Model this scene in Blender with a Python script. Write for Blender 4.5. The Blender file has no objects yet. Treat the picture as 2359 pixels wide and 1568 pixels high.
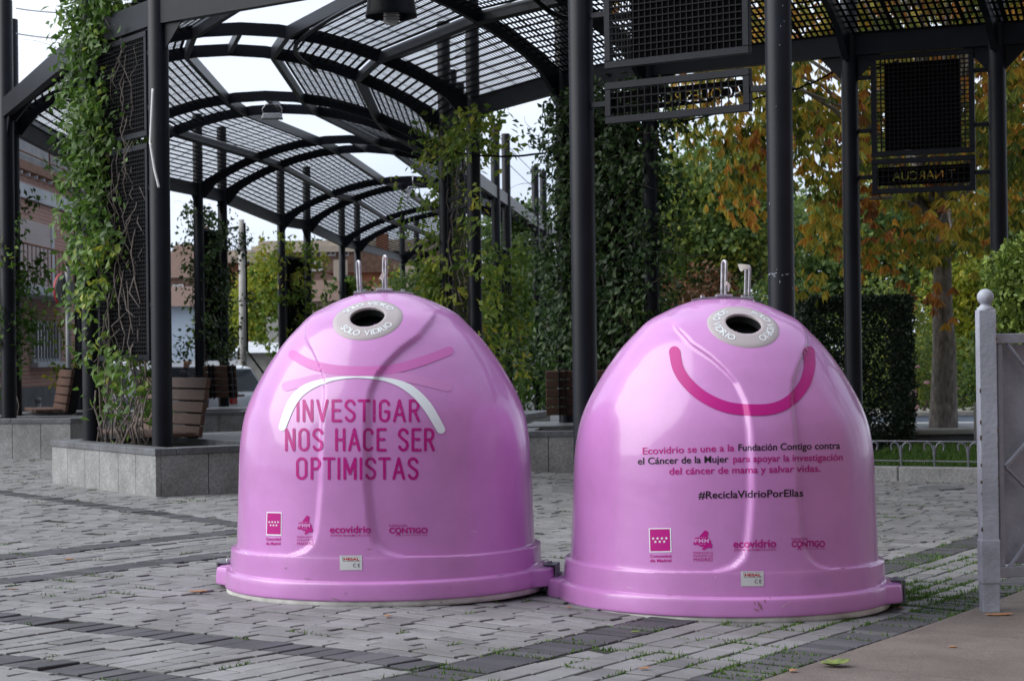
import bpy, bmesh, math, random
import numpy as np
from mathutils import Vector, Matrix
R_ = math.radians
random.seed(7); rng = np.random.default_rng(7)
sc = bpy.context.scene
# ------------------------------------------------------------------ camera
H = 1.235; PITCH = 0.387; ROLL = 0.7; FPX = 4585.0
cam_d = bpy.data.cameras.new('camera'); cam = bpy.data.objects.new('camera', cam_d)
sc.collection.objects.link(cam); sc.camera = cam
cam_d.sensor_width = 36; cam_d.lens = 70.0; cam_d.clip_end = 3000; cam_d.clip_start = 0.05
cam.matrix_world = Matrix.Translation((0, 0, H)) @ Matrix.Rotation(R_(90 + PITCH), 4, 'X') @ Matrix.Rotation(R_(-ROLL), 4, 'Z')
cam_d.dof.use_dof = True; cam_d.dof.focus_distance = 10.2; cam_d.dof.aperture_fstop = 9.0
# ------------------------------------------------------------------ sky and sun
SUN_EL, SUN_AZ = 38.0, 264.0          # compass-like angle of the sun seen from the plaza (left, behind the camera)
w = bpy.data.worlds.new('World'); sc.world = w; w.use_nodes = True
nt = w.node_tree; nt.nodes.clear()
def nn(t, **k):
    n = nt.nodes.new(t)
    for a, b in k.items(): setattr(n, a, b)
    return n
sky = nn('ShaderNodeTexSky', sky_type='NISHITA', sun_disc=False, sun_elevation=R_(SUN_EL), sun_rotation=R_(SUN_AZ), dust_density=2.0)
hsv = nn('ShaderNodeHueSaturation'); hsv.inputs['Saturation'].default_value = 0.22
tc = nn('ShaderNodeTexCoord'); mp = nn('ShaderNodeMapping'); mp.inputs['Scale'].default_value = (1, 1, 2.6)
noi = nn('ShaderNodeTexNoise'); noi.inputs['Scale'].default_value = 2.2; noi.inputs['Detail'].default_value = 6
rmp = nn('ShaderNodeValToRGB'); rmp.color_ramp.elements[0].position = .35; rmp.color_ramp.elements[1].position = .7
rmp.color_ramp.elements[0].color = (5.5, 6.4, 8.1, 1); rmp.color_ramp.elements[1].color = (9.8, 10.4, 11.4, 1)
mix = nn('ShaderNodeMix', data_type='RGBA'); mix.inputs[0].default_value = .8
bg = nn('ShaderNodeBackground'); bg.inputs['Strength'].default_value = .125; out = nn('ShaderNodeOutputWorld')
L = nt.links.new
L(sky.outputs[0], hsv.inputs['Color']); L(tc.outputs['Generated'], mp.inputs[0]); L(mp.outputs[0], noi.inputs['Vector']); L(noi.outputs[0], rmp.inputs[0])
L(hsv.outputs[0], mix.inputs[6]); L(rmp.outputs[0], mix.inputs[7]); # brighter sky ahead and left; dimming added behind and right to shade right-hand faces
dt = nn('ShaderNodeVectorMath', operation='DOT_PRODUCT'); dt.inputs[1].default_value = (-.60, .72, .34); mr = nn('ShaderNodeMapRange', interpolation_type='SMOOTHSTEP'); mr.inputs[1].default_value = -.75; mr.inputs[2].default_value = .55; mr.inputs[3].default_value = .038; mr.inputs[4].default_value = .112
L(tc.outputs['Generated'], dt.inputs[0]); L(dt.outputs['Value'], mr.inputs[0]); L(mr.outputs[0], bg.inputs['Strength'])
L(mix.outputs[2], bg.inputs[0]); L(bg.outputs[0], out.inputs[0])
sun_d = bpy.data.lights.new('sun', 'SUN'); sun_d.energy = 2.5; sun_d.angle = R_(62); sun_d.color = (1, .975, .945)
sun = bpy.data.objects.new('sun', sun_d); sc.collection.objects.link(sun)
sv = Vector((math.sin(R_(SUN_AZ)) * math.cos(R_(SUN_EL)), math.cos(R_(SUN_AZ)) * math.cos(R_(SUN_EL)), math.sin(R_(SUN_EL))))
sun.rotation_euler = sv.to_track_quat('Z', 'Y').to_euler()
sc.view_settings.view_transform = 'Standard'; sc.view_settings.look = 'None'; sc.view_settings.exposure = 0.40
sc.cycles.use_denoising = True; sc.cycles.max_bounces = 8; sc.cycles.transparent_max_bounces = 4
# ------------------------------------------------------------------ object helpers
def tag(o, label=None, cat=None, group=None, kind=None):
    for k, v in (('label', label), ('category', cat), ('group', group), ('kind', kind)):
        if v: o[k] = v
    return o
def link(o, parent=None):
    sc.collection.objects.link(o)
    if parent is not None: o.parent = parent
    return o
def empty(name, label, cat, loc=(0, 0, 0), rz=0, group=None):
    o = link(bpy.data.objects.new(name, None)); o.location = loc; o.rotation_euler = (0, 0, rz); o.empty_display_size = .2
    return tag(o, label, cat, group)
def mesh_obj(name, V, Fc, mats, parent=None, smooth=False, attr=None, midx=None):
    me = bpy.data.meshes.new(name)
    me.from_pydata([tuple(v) for v in V], [], [tuple(f) for f in Fc])
    if not isinstance(mats, (list, tuple)): mats = [mats]
    for m in mats: me.materials.append(m)
    if smooth: me.polygons.foreach_set('use_smooth', [True] * len(me.polygons))
    if attr is not None:
        a = me.attributes.new('tint', 'FLOAT', 'FACE'); a.data.foreach_set('value', [float(x) for x in attr])
    if midx is not None: me.polygons.foreach_set('material_index', midx)
    me.update()
    return link(bpy.data.objects.new(name, me), parent)
def copy_tree(o, parent=None):
    c = o.copy(); link(c, parent)
    if parent is None: c.parent = None
    for ch in list(o.children): copy_tree(ch, c)
    return c
class MB:
    """collects shapes into one mesh"""
    def __init__(s): s.V = []; s.F = []; s.A = []
    def add(s, V, F, a=.5):
        b = len(s.V); s.V += [tuple(v) for v in V]; s.F += [tuple(i + b for i in f) for f in F]; s.A += [a] * len(F)
    def hexa(s, P, a=.5):
        s.add(P, [(0, 3, 2, 1), (4, 5, 6, 7), (0, 1, 5, 4), (1, 2, 6, 5), (2, 3, 7, 6), (3, 0, 4, 7)], a)
    def box(s, c, d, rz=0, a=.5):
        cx, cy, cz = c; x, y, z = d[0] / 2, d[1] / 2, d[2] / 2; co, si = math.cos(rz), math.sin(rz)
        P = [(cx + px * co - py * si, cy + px * si + py * co, cz + pz) for pz in (-z, z) for px, py in ((-x, -y), (x, -y), (x, y), (-x, y))]
        s.hexa(P, a)
    def bar(s, p, q, wd, dp, up=(0, 0, 1), a=.5):
        p = Vector(p); q = Vector(q); t = (q - p).normalized(); u = Vector(up)
        sd = t.cross(u)
        if sd.length < 1e-4: sd = t.cross(Vector((1, 0, 0)))
        sd.normalize(); u = sd.cross(t).normalized(); a1 = sd * wd / 2; a2 = u * dp / 2
        s.hexa([p - a1 - a2, p + a1 - a2, p + a1 + a2, p - a1 + a2, q - a1 - a2, q + a1 - a2, q + a1 + a2, q - a1 + a2][:4] + [q - a1 - a2, q + a1 - a2, q + a1 + a2, q - a1 + a2], a)
    def tube(s, pts, rad, n=8, a=.5, cap=True):
        pts = [Vector(p) for p in pts]; k = len(pts)
        if not isinstance(rad, (list, tuple)): rad = [rad] * k
        V = []; prev = None
        for i, p in enumerate(pts):
            t = (pts[min(i + 1, k - 1)] - pts[max(i - 1, 0)]).normalized()
            if prev is None:
                x = t.cross(Vector((0, 0, 1)))
                if x.length < .05: x = t.cross(Vector((1, 0, 0)))
            else: x = prev - t * prev.dot(t)
            x.normalize(); prev = x; y = t.cross(x)
            for j in range(n):
                an = 2 * math.pi * j / n; V.append(p + (x * math.cos(an) + y * math.sin(an)) * rad[i])
        F = [(i * n + j, i * n + (j + 1) % n, (i + 1) * n + (j + 1) % n, (i + 1) * n + j) for i in range(k - 1) for j in range(n)]
        if cap: F += [tuple(range(n))[::-1], tuple(range((k - 1) * n, k * n))]
        s.add(V, F, a)
    def lathe(s, prof, c=(0, 0, 0), n=32, a=.5):
        V = []; m = len(prof)
        for r, z in prof:
            for j in range(n):
                an = 2 * math.pi * j / n; V.append((c[0] + r * math.cos(an), c[1] + r * math.sin(an), c[2] + z))
        F = [(i * n + j, (i + 1) * n + j, (i + 1) * n + (j + 1) % n, i * n + (j + 1) % n) for i in range(m - 1) for j in range(n)]
        s.add(V, F, a)
    def prism(s, poly, z0, z1, a=.5):
        n = len(poly); V = [(x, y, z0) for x, y in poly] + [(x, y, z1) for x, y in poly]
        s.add(V, [tuple(range(n))[::-1], tuple(range(n, 2 * n))] + [(i, (i + 1) % n, n + (i + 1) % n, n + i) for i in range(n)], a)
    def sweep(s, pts, wd, dep):
        """rectangular section swept along pts; dep may vary; side is horizontal"""
        pts = [Vector(p) for p in pts]; k = len(pts); V = []
        if not isinstance(dep, (list, tuple)): dep = [dep] * k
        for i, p in enumerate(pts):
            t = (pts[min(i + 1, k - 1)] - pts[max(i - 1, 0)]).normalized(); sd = t.cross(Vector((0, 0, 1))).normalized(); u = sd.cross(t)
            h = dep[i] if isinstance(dep[i], tuple) else (dep[i] / 2, dep[i] / 2)
            V += [p - sd * wd / 2 - u * h[0], p + sd * wd / 2 - u * h[0], p + sd * wd / 2 + u * h[1], p - sd * wd / 2 + u * h[1]]
        F = [(i * 4 + j, i * 4 + (j + 1) % 4, i * 4 + 4 + (j + 1) % 4, i * 4 + 4 + j) for i in range(k - 1) for j in range(4)]
        F += [(3, 2, 1, 0), tuple(range(4 * k - 4, 4 * k))]
        s.add(V, F)
    def build(s, name, mat, parent=None, smooth=False, attr=False):
        return mesh_obj(name, s.V, s.F, mat, parent, smooth, s.A if attr else None)
def bevel(o, wd, seg=2):
    m = o.modifiers.new('bevel', 'BEVEL'); m.width = wd; m.segments = seg; m.limit_method = 'ANGLE'; m.angle_limit = R_(40); return o
# ------------------------------------------------------------------ photo measuring helper (u,v in a 2358-px-wide frame)
def ray(u, v):
    x = (u - 1179) / FPX; y = -(v - 784) / FPX; c, s_ = math.cos(R_(ROLL)), math.sin(R_(ROLL))
    xr = x * c + y * s_; yr = -x * s_ + y * c; cp, sp = math.cos(R_(PITCH)), math.sin(R_(PITCH))
    return xr, cp - yr * sp, sp + yr * cp
def atY(u, v, Y):
    a, b, c = ray(u, v); t = Y / b; return (a * t, Y, H + c * t)
def gz(x, y):
    t = min(max((x + .7) / 3.0, 0), 1); z = -.105 * t
    q = min(max((y - 30) / 13, 0), 1); q = q * q * (3 - 2 * q)
    fx = min(max((2.0 - x) / 4, 0), 1)
    return z - .5 * q * fx
def onG(u, v):
    z = 0.0
    for _ in range(12):
        a, b, c = ray(u, v); t = (z - H) / c; z = gz(a * t, b * t)
    return (a * t, b * t, z)
# ------------------------------------------------------------------ materials
def mat(name, col, rough=.6, var=.15, scale=8.0, bump=0.0, bscale=None, metal=0.0, spec=.5, col2=None, coat=0.0, attr=None, detail=5.0, streak=None, blot=0.0):
    m = bpy.data.materials.new(name); m.use_nodes = True; t = m.node_tree; b = t.nodes['Principled BSDF']
    b.inputs['Roughness'].default_value = rough; b.inputs['Metallic'].default_value = metal
    b.inputs['Specular IOR Level'].default_value = spec; b.inputs['Coat Weight'].default_value = coat; b.inputs['Coat Roughness'].default_value = .06
    tcn = t.nodes.new('ShaderNodeTexCoord'); n = t.nodes.new('ShaderNodeTexNoise'); n.inputs['Scale'].default_value = scale; n.inputs['Detail'].default_value = detail
    if streak:
        mpn = t.nodes.new('ShaderNodeMapping'); mpn.inputs['Scale'].default_value = streak
        t.links.new(tcn.outputs['Object'], mpn.inputs[0]); t.links.new(mpn.outputs[0], n.inputs['Vector'])
    else: t.links.new(tcn.outputs['Object'], n.inputs['Vector'])
    r = t.nodes.new('ShaderNodeValToRGB'); e = r.color_ramp.elements; e[0].position = .3; e[1].position = .72
    e[0].color = tuple(max(0, c * (1 - var)) for c in col) + (1,); c2 = col2 or tuple(min(1, c * (1 + var)) for c in col); e[1].color = tuple(c2) + (1,)
    t.links.new(n.outputs[0], r.inputs[0]); src = r.outputs[0]
    if attr:
        at = t.nodes.new('ShaderNodeAttribute'); at.attribute_name = 'tint'; ar = t.nodes.new('ShaderNodeValToRGB'); el = ar.color_ramp.elements
        el[0].position, el[0].color = attr[0][0], tuple(attr[0][1]) + (1,); el[1].position, el[1].color = attr[-1][0], tuple(attr[-1][1]) + (1,)
        for p, c in attr[1:-1]: q = el.new(p); q.color = tuple(c) + (1,)
        t.links.new(at.outputs['Fac'], ar.inputs[0]); mx = t.nodes.new('ShaderNodeMix'); mx.data_type = 'RGBA'; mx.blend_type = 'MULTIPLY'; mx.inputs[0].default_value = 1
        t.links.new(ar.outputs[0], mx.inputs[6]); t.links.new(src, mx.inputs[7]); src = mx.outputs[2]
    if blot:
        n2 = t.nodes.new('ShaderNodeTexNoise'); n2.inputs['Scale'].default_value = 2.3; n2.inputs['Detail'].default_value = 7; n2.inputs['Roughness'].default_value = .65; t.links.new(tcn.outputs['Object'], n2.inputs['Vector'])
        r2 = t.nodes.new('ShaderNodeValToRGB'); r2.color_ramp.elements[0].position = .36; r2.color_ramp.elements[1].position = .6; r2.color_ramp.elements[0].color = (1 - blot, 1 - blot, 1 - blot * 1.08, 1); r2.color_ramp.elements[1].color = (1.05, 1.05, 1.05, 1); t.links.new(n2.outputs[0], r2.inputs[0])
        m2 = t.nodes.new('ShaderNodeMix'); m2.data_type = 'RGBA'; m2.blend_type = 'MULTIPLY'; m2.inputs[0].default_value = 1; t.links.new(src, m2.inputs[6]); t.links.new(r2.outputs[0], m2.inputs[7]); src = m2.outputs[2]
    t.links.new(src, b.inputs['Base Color'])
    if bump:
        bn = t.nodes.new('ShaderNodeTexNoise'); bn.inputs['Scale'].default_value = bscale or scale * 3; bn.inputs['Detail'].default_value = 6
        t.links.new(tcn.outputs['Object'], bn.inputs['Vector']); bu = t.nodes.new('ShaderNodeBump'); bu.inputs['Strength'].default_value = bump; bu.inputs['Distance'].default_value = .01
        t.links.new(bn.outputs[0], bu.inputs['Height']); t.links.new(bu.outputs[0], b.inputs['Normal'])
    return m
def leafmat(name, stops, trans=.3, rough=.45):
    m = bpy.data.materials.new(name); m.use_nodes = True; t = m.node_tree; b = t.nodes['Principled BSDF']; b.inputs['Roughness'].default_value = rough; b.inputs['Specular IOR Level'].default_value = .35
    at = t.nodes.new('ShaderNodeAttribute'); at.attribute_name = 'tint'; ar = t.nodes.new('ShaderNodeValToRGB'); el = ar.color_ramp.elements
    el[0].position, el[0].color = stops[0][0], tuple(stops[0][1]) + (1,); el[1].position, el[1].color = stops[-1][0], tuple(stops[-1][1]) + (1,)
    for p, c in stops[1:-1]: q = el.new(p); q.color = tuple(c) + (1,)
    t.links.new(at.outputs['Fac'], ar.inputs[0]); t.links.new(ar.outputs[0], b.inputs['Base Color'])
    tr = t.nodes.new('ShaderNodeBsdfTranslucent'); mx = t.nodes.new('ShaderNodeMixShader'); mx.inputs[0].default_value = trans
    t.links.new(ar.outputs[0], tr.inputs[0]); t.links.new(b.outputs[0], mx.inputs[1]); t.links.new(tr.outputs[0], mx.inputs[2]); t.links.new(mx.outputs[0], t.nodes['Material Output'].inputs[0])
    return m
def brickmat(name, c1, c2, mortar, sx, sy, rough=.8, msize=.02):
    """courses follow Z; works on upright walls"""
    m = bpy.data.materials.new(name); m.use_nodes = True; t = m.node_tree; b = t.nodes['Principled BSDF']; b.inputs['Roughness'].default_value = rough
    g = t.nodes.new('ShaderNodeNewGeometry'); sp = t.nodes.new('ShaderNodeSeparateXYZ'); ad = t.nodes.new('ShaderNodeMath'); cb = t.nodes.new('ShaderNodeCombineXYZ')
    t.links.new(g.outputs['Position'], sp.inputs[0]); t.links.new(sp.outputs[0], ad.inputs[0]); t.links.new(sp.outputs[1], ad.inputs[1]); t.links.new(ad.outputs[0], cb.inputs[0]); t.links.new(sp.outputs[2], cb.inputs[1])
    br = t.nodes.new('ShaderNodeTexBrick'); br.inputs['Scale'].default_value = 1; br.inputs['Brick Width'].default_value = sx; br.inputs['Row Height'].default_value = sy; br.inputs['Mortar Size'].default_value = msize
    br.inputs['Color1'].default_value = tuple(c1) + (1,); br.inputs['Color2'].default_value = tuple(c2) + (1,); br.inputs['Mortar'].default_value = tuple(mortar) + (1,)
    t.links.new(cb.outputs[0], br.inputs['Vector'])
    n = t.nodes.new('ShaderNodeTexNoise'); n.inputs['Scale'].default_value = .9; n.inputs['Detail'].default_value = 6; rr = t.nodes.new('ShaderNodeValToRGB'); rr.color_ramp.elements[0].color = (.7, .7, .7, 1); rr.color_ramp.elements[1].color = (1.1, 1.1, 1.1, 1)
    t.links.new(g.outputs['Position'], n.inputs['Vector']); t.links.new(n.outputs[0], rr.inputs[0])
    mx = t.nodes.new('ShaderNodeMix'); mx.data_type = 'RGBA'; mx.blend_type = 'MULTIPLY'; mx.inputs[0].default_value = 1
    t.links.new(br.outputs[0], mx.inputs[6]); t.links.new(rr.outputs[0], mx.inputs[7]); t.links.new(mx.outputs[2], b.inputs['Base Color']); return m
M = {}
M['steel'] = mat('charcoal_paint', (.0055, .0068, .0115), .42, .35, 3, .07, 60, spec=.2)
M['grate'] = mat('dark_grating', (.005, .005, .007), .6, .2, 6, spec=.15)
M['plate'] = mat('black_plate', (.002, .002, .0025), .9, .2, 5, spec=.04)
M['paver'] = mat('granite_paver', (1, 1, 1), .72, .13, 90, .5, 140, attr=[(0, (.030, .030, .037)), (.3, (.068, .066, .076)), (.45, (.135, .132, .138)), (.75, (.238, .233, .238)), (1, (.315, .31, .312))], detail=3, blot=.30)
M['slab'] = mat('rosy_granite', (.150, .122, .108), .75, .38, 110, .3, 160, detail=3, blot=.28)
M['soil'] = mat('joint_soil', (.013, .012, .011), .95, .5, 14, .6, 60, col2=(.020, .026, .012))
M['asphalt'] = mat('street_asphalt', (.16, .16, .165), .9, .2, 4)
M['granite'] = mat('grey_granite', (.25, .25, .255), .6, .20, 45, .15, 90, col2=(.38, .38, .375), blot=.35)
M['coping'] = mat('dark_granite', (.14, .145, .16), .5, .3, 40, .15, 80, blot=.35)
M['wood'] = mat('brown_stained_wood', (.085, .042, .026), .6, .35, 9, .3, 30, streak=(2, 2, 14))
M['wire'] = mat('steel_wire', (.25, .25, .26), .4, .1, 4, metal=.8)
M['galv'] = mat('galvanised_steel', (.42, .42, .45), .42, .25, 30, metal=.75)
M['galv_dark'] = mat('dull_galvanised_steel', (.17, .175, .20), .45, .25, 25, metal=.6)
M['white_paint'] = mat('weathered_white_paint', (.32, .34, .40), .5, .16, 5, .35, 40, blot=.25)
M['chip'] = mat('rusty_chip', (.10, .06, .045), .8, .5, 30)
M['tape'] = mat('cream_tape', (.7, .68, .6), .6, .1, 10)
M['white'] = mat('white_plastic', (.72, .72, .72), .45, .06, 10)
M['grime_white'] = mat('grimy_white_liner', (.62, .61, .58), .5, .25, 9)
M['black'] = mat('black_rubber', (.004, .005, .005), .7, .2, 8)
M['bark'] = mat('grey_bark', (.19, .17, .15), .85, .5, 7, 1.0, 26, streak=(3, 3, 1.2))
M['twig'] = mat('brown_twig', (.11, .085, .07), .8, .35, 12)
M['vine_stem'] = mat('grey_vine_stem', (.15, .125, .11), .8, .35, 14)
M['grass'] = leafmat('grass_blades', [(0, (.03, .08, .01)), (.6, (.07, .16, .02)), (1, (.15, .22, .04))], .25)
M['glass'] = mat('window_glass', (.05, .06, .07), .08, .2, 1)
M['red'] = mat('red_sign_paint', (.45, .03, .04), .45, .1, 5)
M['grey_metal'] = mat('grey_metal', (.22, .23, .24), .5, .15, 6, metal=.3)
M['concrete'] = mat('pale_concrete', (.34, .33, .31), .8, .2, 4)

# pink shell: gloss over a slightly uneven moulded plastic
def shellmat():
    m = mat('pink_fibreglass', (.53, .22, .525), .25, .045, 1.6, coat=.45, spec=.5, blot=.07); t = m.node_tree; b = t.nodes['Principled BSDF']
    tcn = t.nodes.new('ShaderNodeTexCoord'); n = t.nodes.new('ShaderNodeTexNoise'); n.inputs['Scale'].default_value = 5; n.inputs['Detail'].default_value = 2
    bu = t.nodes.new('ShaderNodeBump'); bu.inputs['Strength'].default_value = .10; bu.inputs['Distance'].default_value = .02
    t.links.new(tcn.outputs['Object'], n.inputs['Vector']); t.links.new(n.outputs[0], bu.inputs['Height']); t.links.new(bu.outputs[0], b.inputs['Normal']); t.links.new(bu.outputs[0], b.inputs['Coat Normal'])
    return m
M['pink'] = shellmat()
def inkmat(name, col, grain=0.0, under=(.53, .22, .525)):
    m = mat(name, col, .36, .02, 3, coat=.05, spec=.3)
    if grain:
        t = m.node_tree; b = t.nodes['Principled BSDF']; tcn = t.nodes.new('ShaderNodeTexCoord'); n = t.nodes.new('ShaderNodeTexNoise'); n.inputs['Scale'].default_value = 210; n.inputs['Detail'].default_value = 3
        r = t.nodes.new('ShaderNodeValToRGB'); r.color_ramp.elements[0].position = .635; r.color_ramp.elements[1].position = .72; r.color_ramp.elements[0].color = tuple(col) + (1,); r.color_ramp.elements[1].color = tuple(under) + (1,)
        t.links.new(tcn.outputs['Object'], n.inputs['Vector']); t.links.new(n.outputs[0], r.inputs[0]); t.links.new(r.outputs[0], b.inputs['Base Color'])
    return m
M['magenta'] = inkmat('magenta_ink', (.43, .004, .20)); M['magenta_grain'] = inkmat('worn_magenta_ink', (.42, .004, .19), 1)
M['ink_black'] = inkmat('black_ink', (.012, .008, .012)); M['ink_white'] = inkmat('white_ink', (.74, .79, .82)); M['ink_rose'] = inkmat('rose_ink', (.56, .15, .45))
M['ink_pale'] = inkmat('pale_pink_ink', (.60, .28, .56)); M['ink_lilac'] = inkmat('lilac_ink', (.56, .24, .52)); M['ink_taupe'] = inkmat('taupe_vinyl', (.42, .375, .385)); M['ink_label'] = inkmat('silver_label', (.55, .56, .57))
M['ink_red'] = inkmat('red_ink', (.42, .01, .02)); M['ink_grey'] = inkmat('grey_ink', (.16, .18, .22))
# ------------------------------------------------------------------ ground
def ground():
    xs = sorted(set([-.7, 2.3, -400, -200, -100, -60, -40, -30, 30, 40, 60, 100, 200, 400] + [round(-24 + i * 1.0, 2) for i in range(49)])); ys = sorted(set([-200, -100, -50, -20, -10, 60, 70, 80, 100, 140, 200, 400, 900] + [i * 1.0 for i in range(0, 56)]))
    V = [(x, y, gz(x, y) - .0065) for y in ys for x in xs]; n = len(xs)
    F = [(j * n + i, j * n + i + 1, (j + 1) * n + i + 1, (j + 1) * n + i) for j in range(len(ys) - 1) for i in range(n - 1)]
    mi = [0 if (-11 < (xs[i] + xs[i + 1]) / 2 < 11 and 4 < (ys[j] + ys[j + 1]) / 2 < 31) else 1 for j in range(len(ys) - 1) for i in range(n - 1)]
    tag(mesh_obj('ground', V, F, [M['soil'], M['asphalt']], midx=mi, smooth=True), kind='structure')
ground()
E60 = (.5, .866); M60 = (.866, -.5); S_ = (.8, -.6); T_ = (.6, .8); Q_ = (.818, .575)
dot = lambda a, p: a[0] * p[0] + a[1] * p[1]
def clip(poly, a, c):      # keep a.p <= c
    o = []
    for i in range(len(poly)):
        p, q = poly[i], poly[(i + 1) % len(poly)]; dp, dq = dot(a, p) - c, dot(a, q) - c
        if dp <= 0: o.append(p)
        if dp * dq < 0: t = dp / (dp - dq); o.append((p[0] + (q[0] - p[0]) * t, p[1] + (q[1] - p[1]) * t))
    return o
def inset(poly, d):
    n = len(poly); o = []
    for i in range(n):
        p0, p1, p2 = poly[i - 1], poly[i], poly[(i + 1) % n]
        def nrm(a, b):
            dx, dy = b[0] - a[0], b[1] - a[1]; l = math.hypot(dx, dy) or 1e-9; return (-dy / l, dx / l)
        n1, n2 = nrm(p0, p1), nrm(p1, p2); bx, by = n1[0] + n2[0], n1[1] + n2[1]; k = bx * bx + by * by
        if k < .15: return None
        o.append((p1[0] + bx * 2 * d / k, p1[1] + by * 2 * d / k))
    return o
def area(p): return .5 * sum(p[i][0] * p[(i + 1) % len(p)][1] - p[(i + 1) % len(p)][0] * p[i][1] for i in range(len(p)))
PV = MB(); JOINTS = []
def seen(x, y): return 6.9 < y < 31 and abs(x) < .27 * y + 1.3
def pave(dr, Ln, Wd, planes, tone, org=(0, 0), stagger=True):
    nx = (-dr[1], dr[0]); corners = [(x, y) for x in (-10, 10) for y in (6, 31)]
    u0 = min(dot(dr, p) for p in corners); u1 = max(dot(dr, p) for p in corners); v0 = min(dot(nx, p) for p in corners); v1 = max(dot(nx, p) for p in corners)
    for a, c in planes:            # tighten the scan by planes parallel to an axis
        for ax in (1, -1):
            if abs(dot(a, nx) - ax) < 1e-3:
                if ax == 1: v1 = min(v1, c)
                else: v0 = max(v0, -c)
            if abs(dot(a, dr) - ax) < 1e-3:
                if ax == 1: u1 = min(u1, c)
                else: u0 = max(u0, -c)
    v = v0; row = 0
    while v < v1 - .02:
        u = u0 - (random.random() * Ln if stagger else 0)
        while u < u1 - .01:
            ln = Ln * (1 + (random.random() - .5) * (.16 if stagger else .04)); uu = u + ln
            mid = ((u + ln / 2) * dr[0] + (v + Wd / 2) * nx[0], (u + ln / 2) * dr[1] + (v + Wd / 2) * nx[1])
            if seen(*mid):
                P = [(a * dr[0] + b * nx[0], a * dr[1] + b * nx[1]) for a, b in ((u, v), (uu, v), (uu, v + Wd), (u, v + Wd))]
                for a, c in planes:
                    P = clip(P, a, c)
                    if len(P) < 3: break
                if len(P) >= 3 and area(P) > .005: paver(P, tone)
            u = uu
        v += Wd; row += 1
def paver(P, tone):
    g = .005 + random.random() * .006
    A0 = inset(P, g); A1 = inset(P, g + .003)
    if not A0 or not A1 or area(A1) < .001: return
    cx = sum(p[0] for p in P) / len(P); cy = sum(p[1] for p in P) / len(P)
    dz = random.gauss(0, .0022); tx, ty = random.gauss(0, .009), random.gauss(0, .009); hz = lambda p: gz(p[0], p[1]) + dz + tx * (p[0] - cx) + ty * (p[1] - cy)
    n = len(P); V = [(x, y, hz((x, y)) - .05) for x, y in A0] + [(x, y, hz((x, y)) - .003) for x, y in A0] + [(x, y, hz((x, y))) for x, y in A1]
    F = [(i, (i + 1) % n, n + (i + 1) % n, n + i) for i in range(n)] + [(n + i, n + (i + 1) % n, 2 * n + (i + 1) % n, 2 * n + i) for i in range(n)] + [tuple(range(2 * n, 3 * n))]
    PV.add(V, F, min(1, max(0, tone + random.gauss(0, .055 if tone > .4 else .05) - (.12 if random.random() < .03 else 0))))
    for i in range(n): JOINTS.append((A0[i], A0[(i + 1) % n]))
neg = lambda a: (-a[0], -a[1])
LT = .72; DK = .26
b6 = (-4.27, -4.02); b7 = (-3.32, -3.085)
pave(M60, .25, .115, [(E60, 60)][:0] + [(M60, b6[1]), (neg(M60), -b6[0])], DK, stagger=False)
pave(E60, .26, .14, [(M60, b7[0]), (neg(M60), -b6[1])], LT - .05)
pave(M60, .25, .115, [(M60, b7[1]), (neg(M60), -b7[0])], DK + .03, stagger=False)
lim = [(M60, b6[0]), (Q_, 6.69)]
pave(T_, .235, .12, [(T_, 6.31), (neg(T_), -6.075), (M60, b6[0])], DK, stagger=False)
pave(T_, .235, .12, [(T_, 5.43), (neg(T_), -5.20), (M60, b6[0])], DK, stagger=False)
pave(T_, .235, .12, [(T_, 6.075), (neg(T_), -5.43), (M60, b6[0])], LT)
pave(S_, .235, .12, [(T_, 5.20), (M60, b6[0])], LT)
pave(S_, .235, .12, [(neg(T_), -6.31), (neg(S_), 8.84)] + lim, LT)
pave(S_, .25, .12, [(S_, -8.84), (neg(S_), 9.09), (neg(T_), -6.31)] + lim, DK, stagger=False)
pave(T_, .235, .12, [(S_, -9.09), (neg(S_), 9.93), (neg(T_), -6.31)] + lim, LT)
pave(S_, .25, .12, [(S_, -9.93), (neg(S_), 10.2), (neg(T_), -6.31)] + lim, DK, stagger=False)
pave(S_, .235, .12, [(S_, -10.2), (neg(T_), -6.31)] + lim, LT)
pave(Q_, .23, .12, [(Q_, 6.92), (neg(Q_), -6.69), (M60, b6[0])], DK + .06, stagger=False)
pave(S_, .235, .12, [(neg(Q_), -6.92), (M60, b6[0])], LT)
tag(PV.build('pavement', M['paver'], attr=True), kind='structure')
# big rosy granite slabs at the gate
SL = MB()
for i in range(-2, 6):
    for j in range(-3, 16):
        m0, m1 = -3.08 + i * .9, -3.08 + (i + 1) * .9; e0, e1 = 5.2 + j * 1.3 + (i % 2) * .55, 5.2 + (j + 1) * 1.3 + (i % 2) * .55
        if i < 0: continue
        P = [(a * M60[0] + b * E60[0], a * M60[1] + b * E60[1]) for a, b in ((m0, e0), (m1, e0), (m1, e1), (m0, e1))]
        A0 = inset(P, .0032); z = [gz(*p) + .002 for p in A0]
        SL.add([(p[0], p[1], h - .05) for p, h in zip(A0, z)] + [(p[0], p[1], h) for p, h in zip(A0, z)], [(4, 5, 6, 7), (0, 1, 5, 4), (1, 2, 6, 5), (2, 3, 7, 6), (3, 0, 4, 7)])
tag(SL.build('granite_paving', M['slab']), kind='structure')
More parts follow.
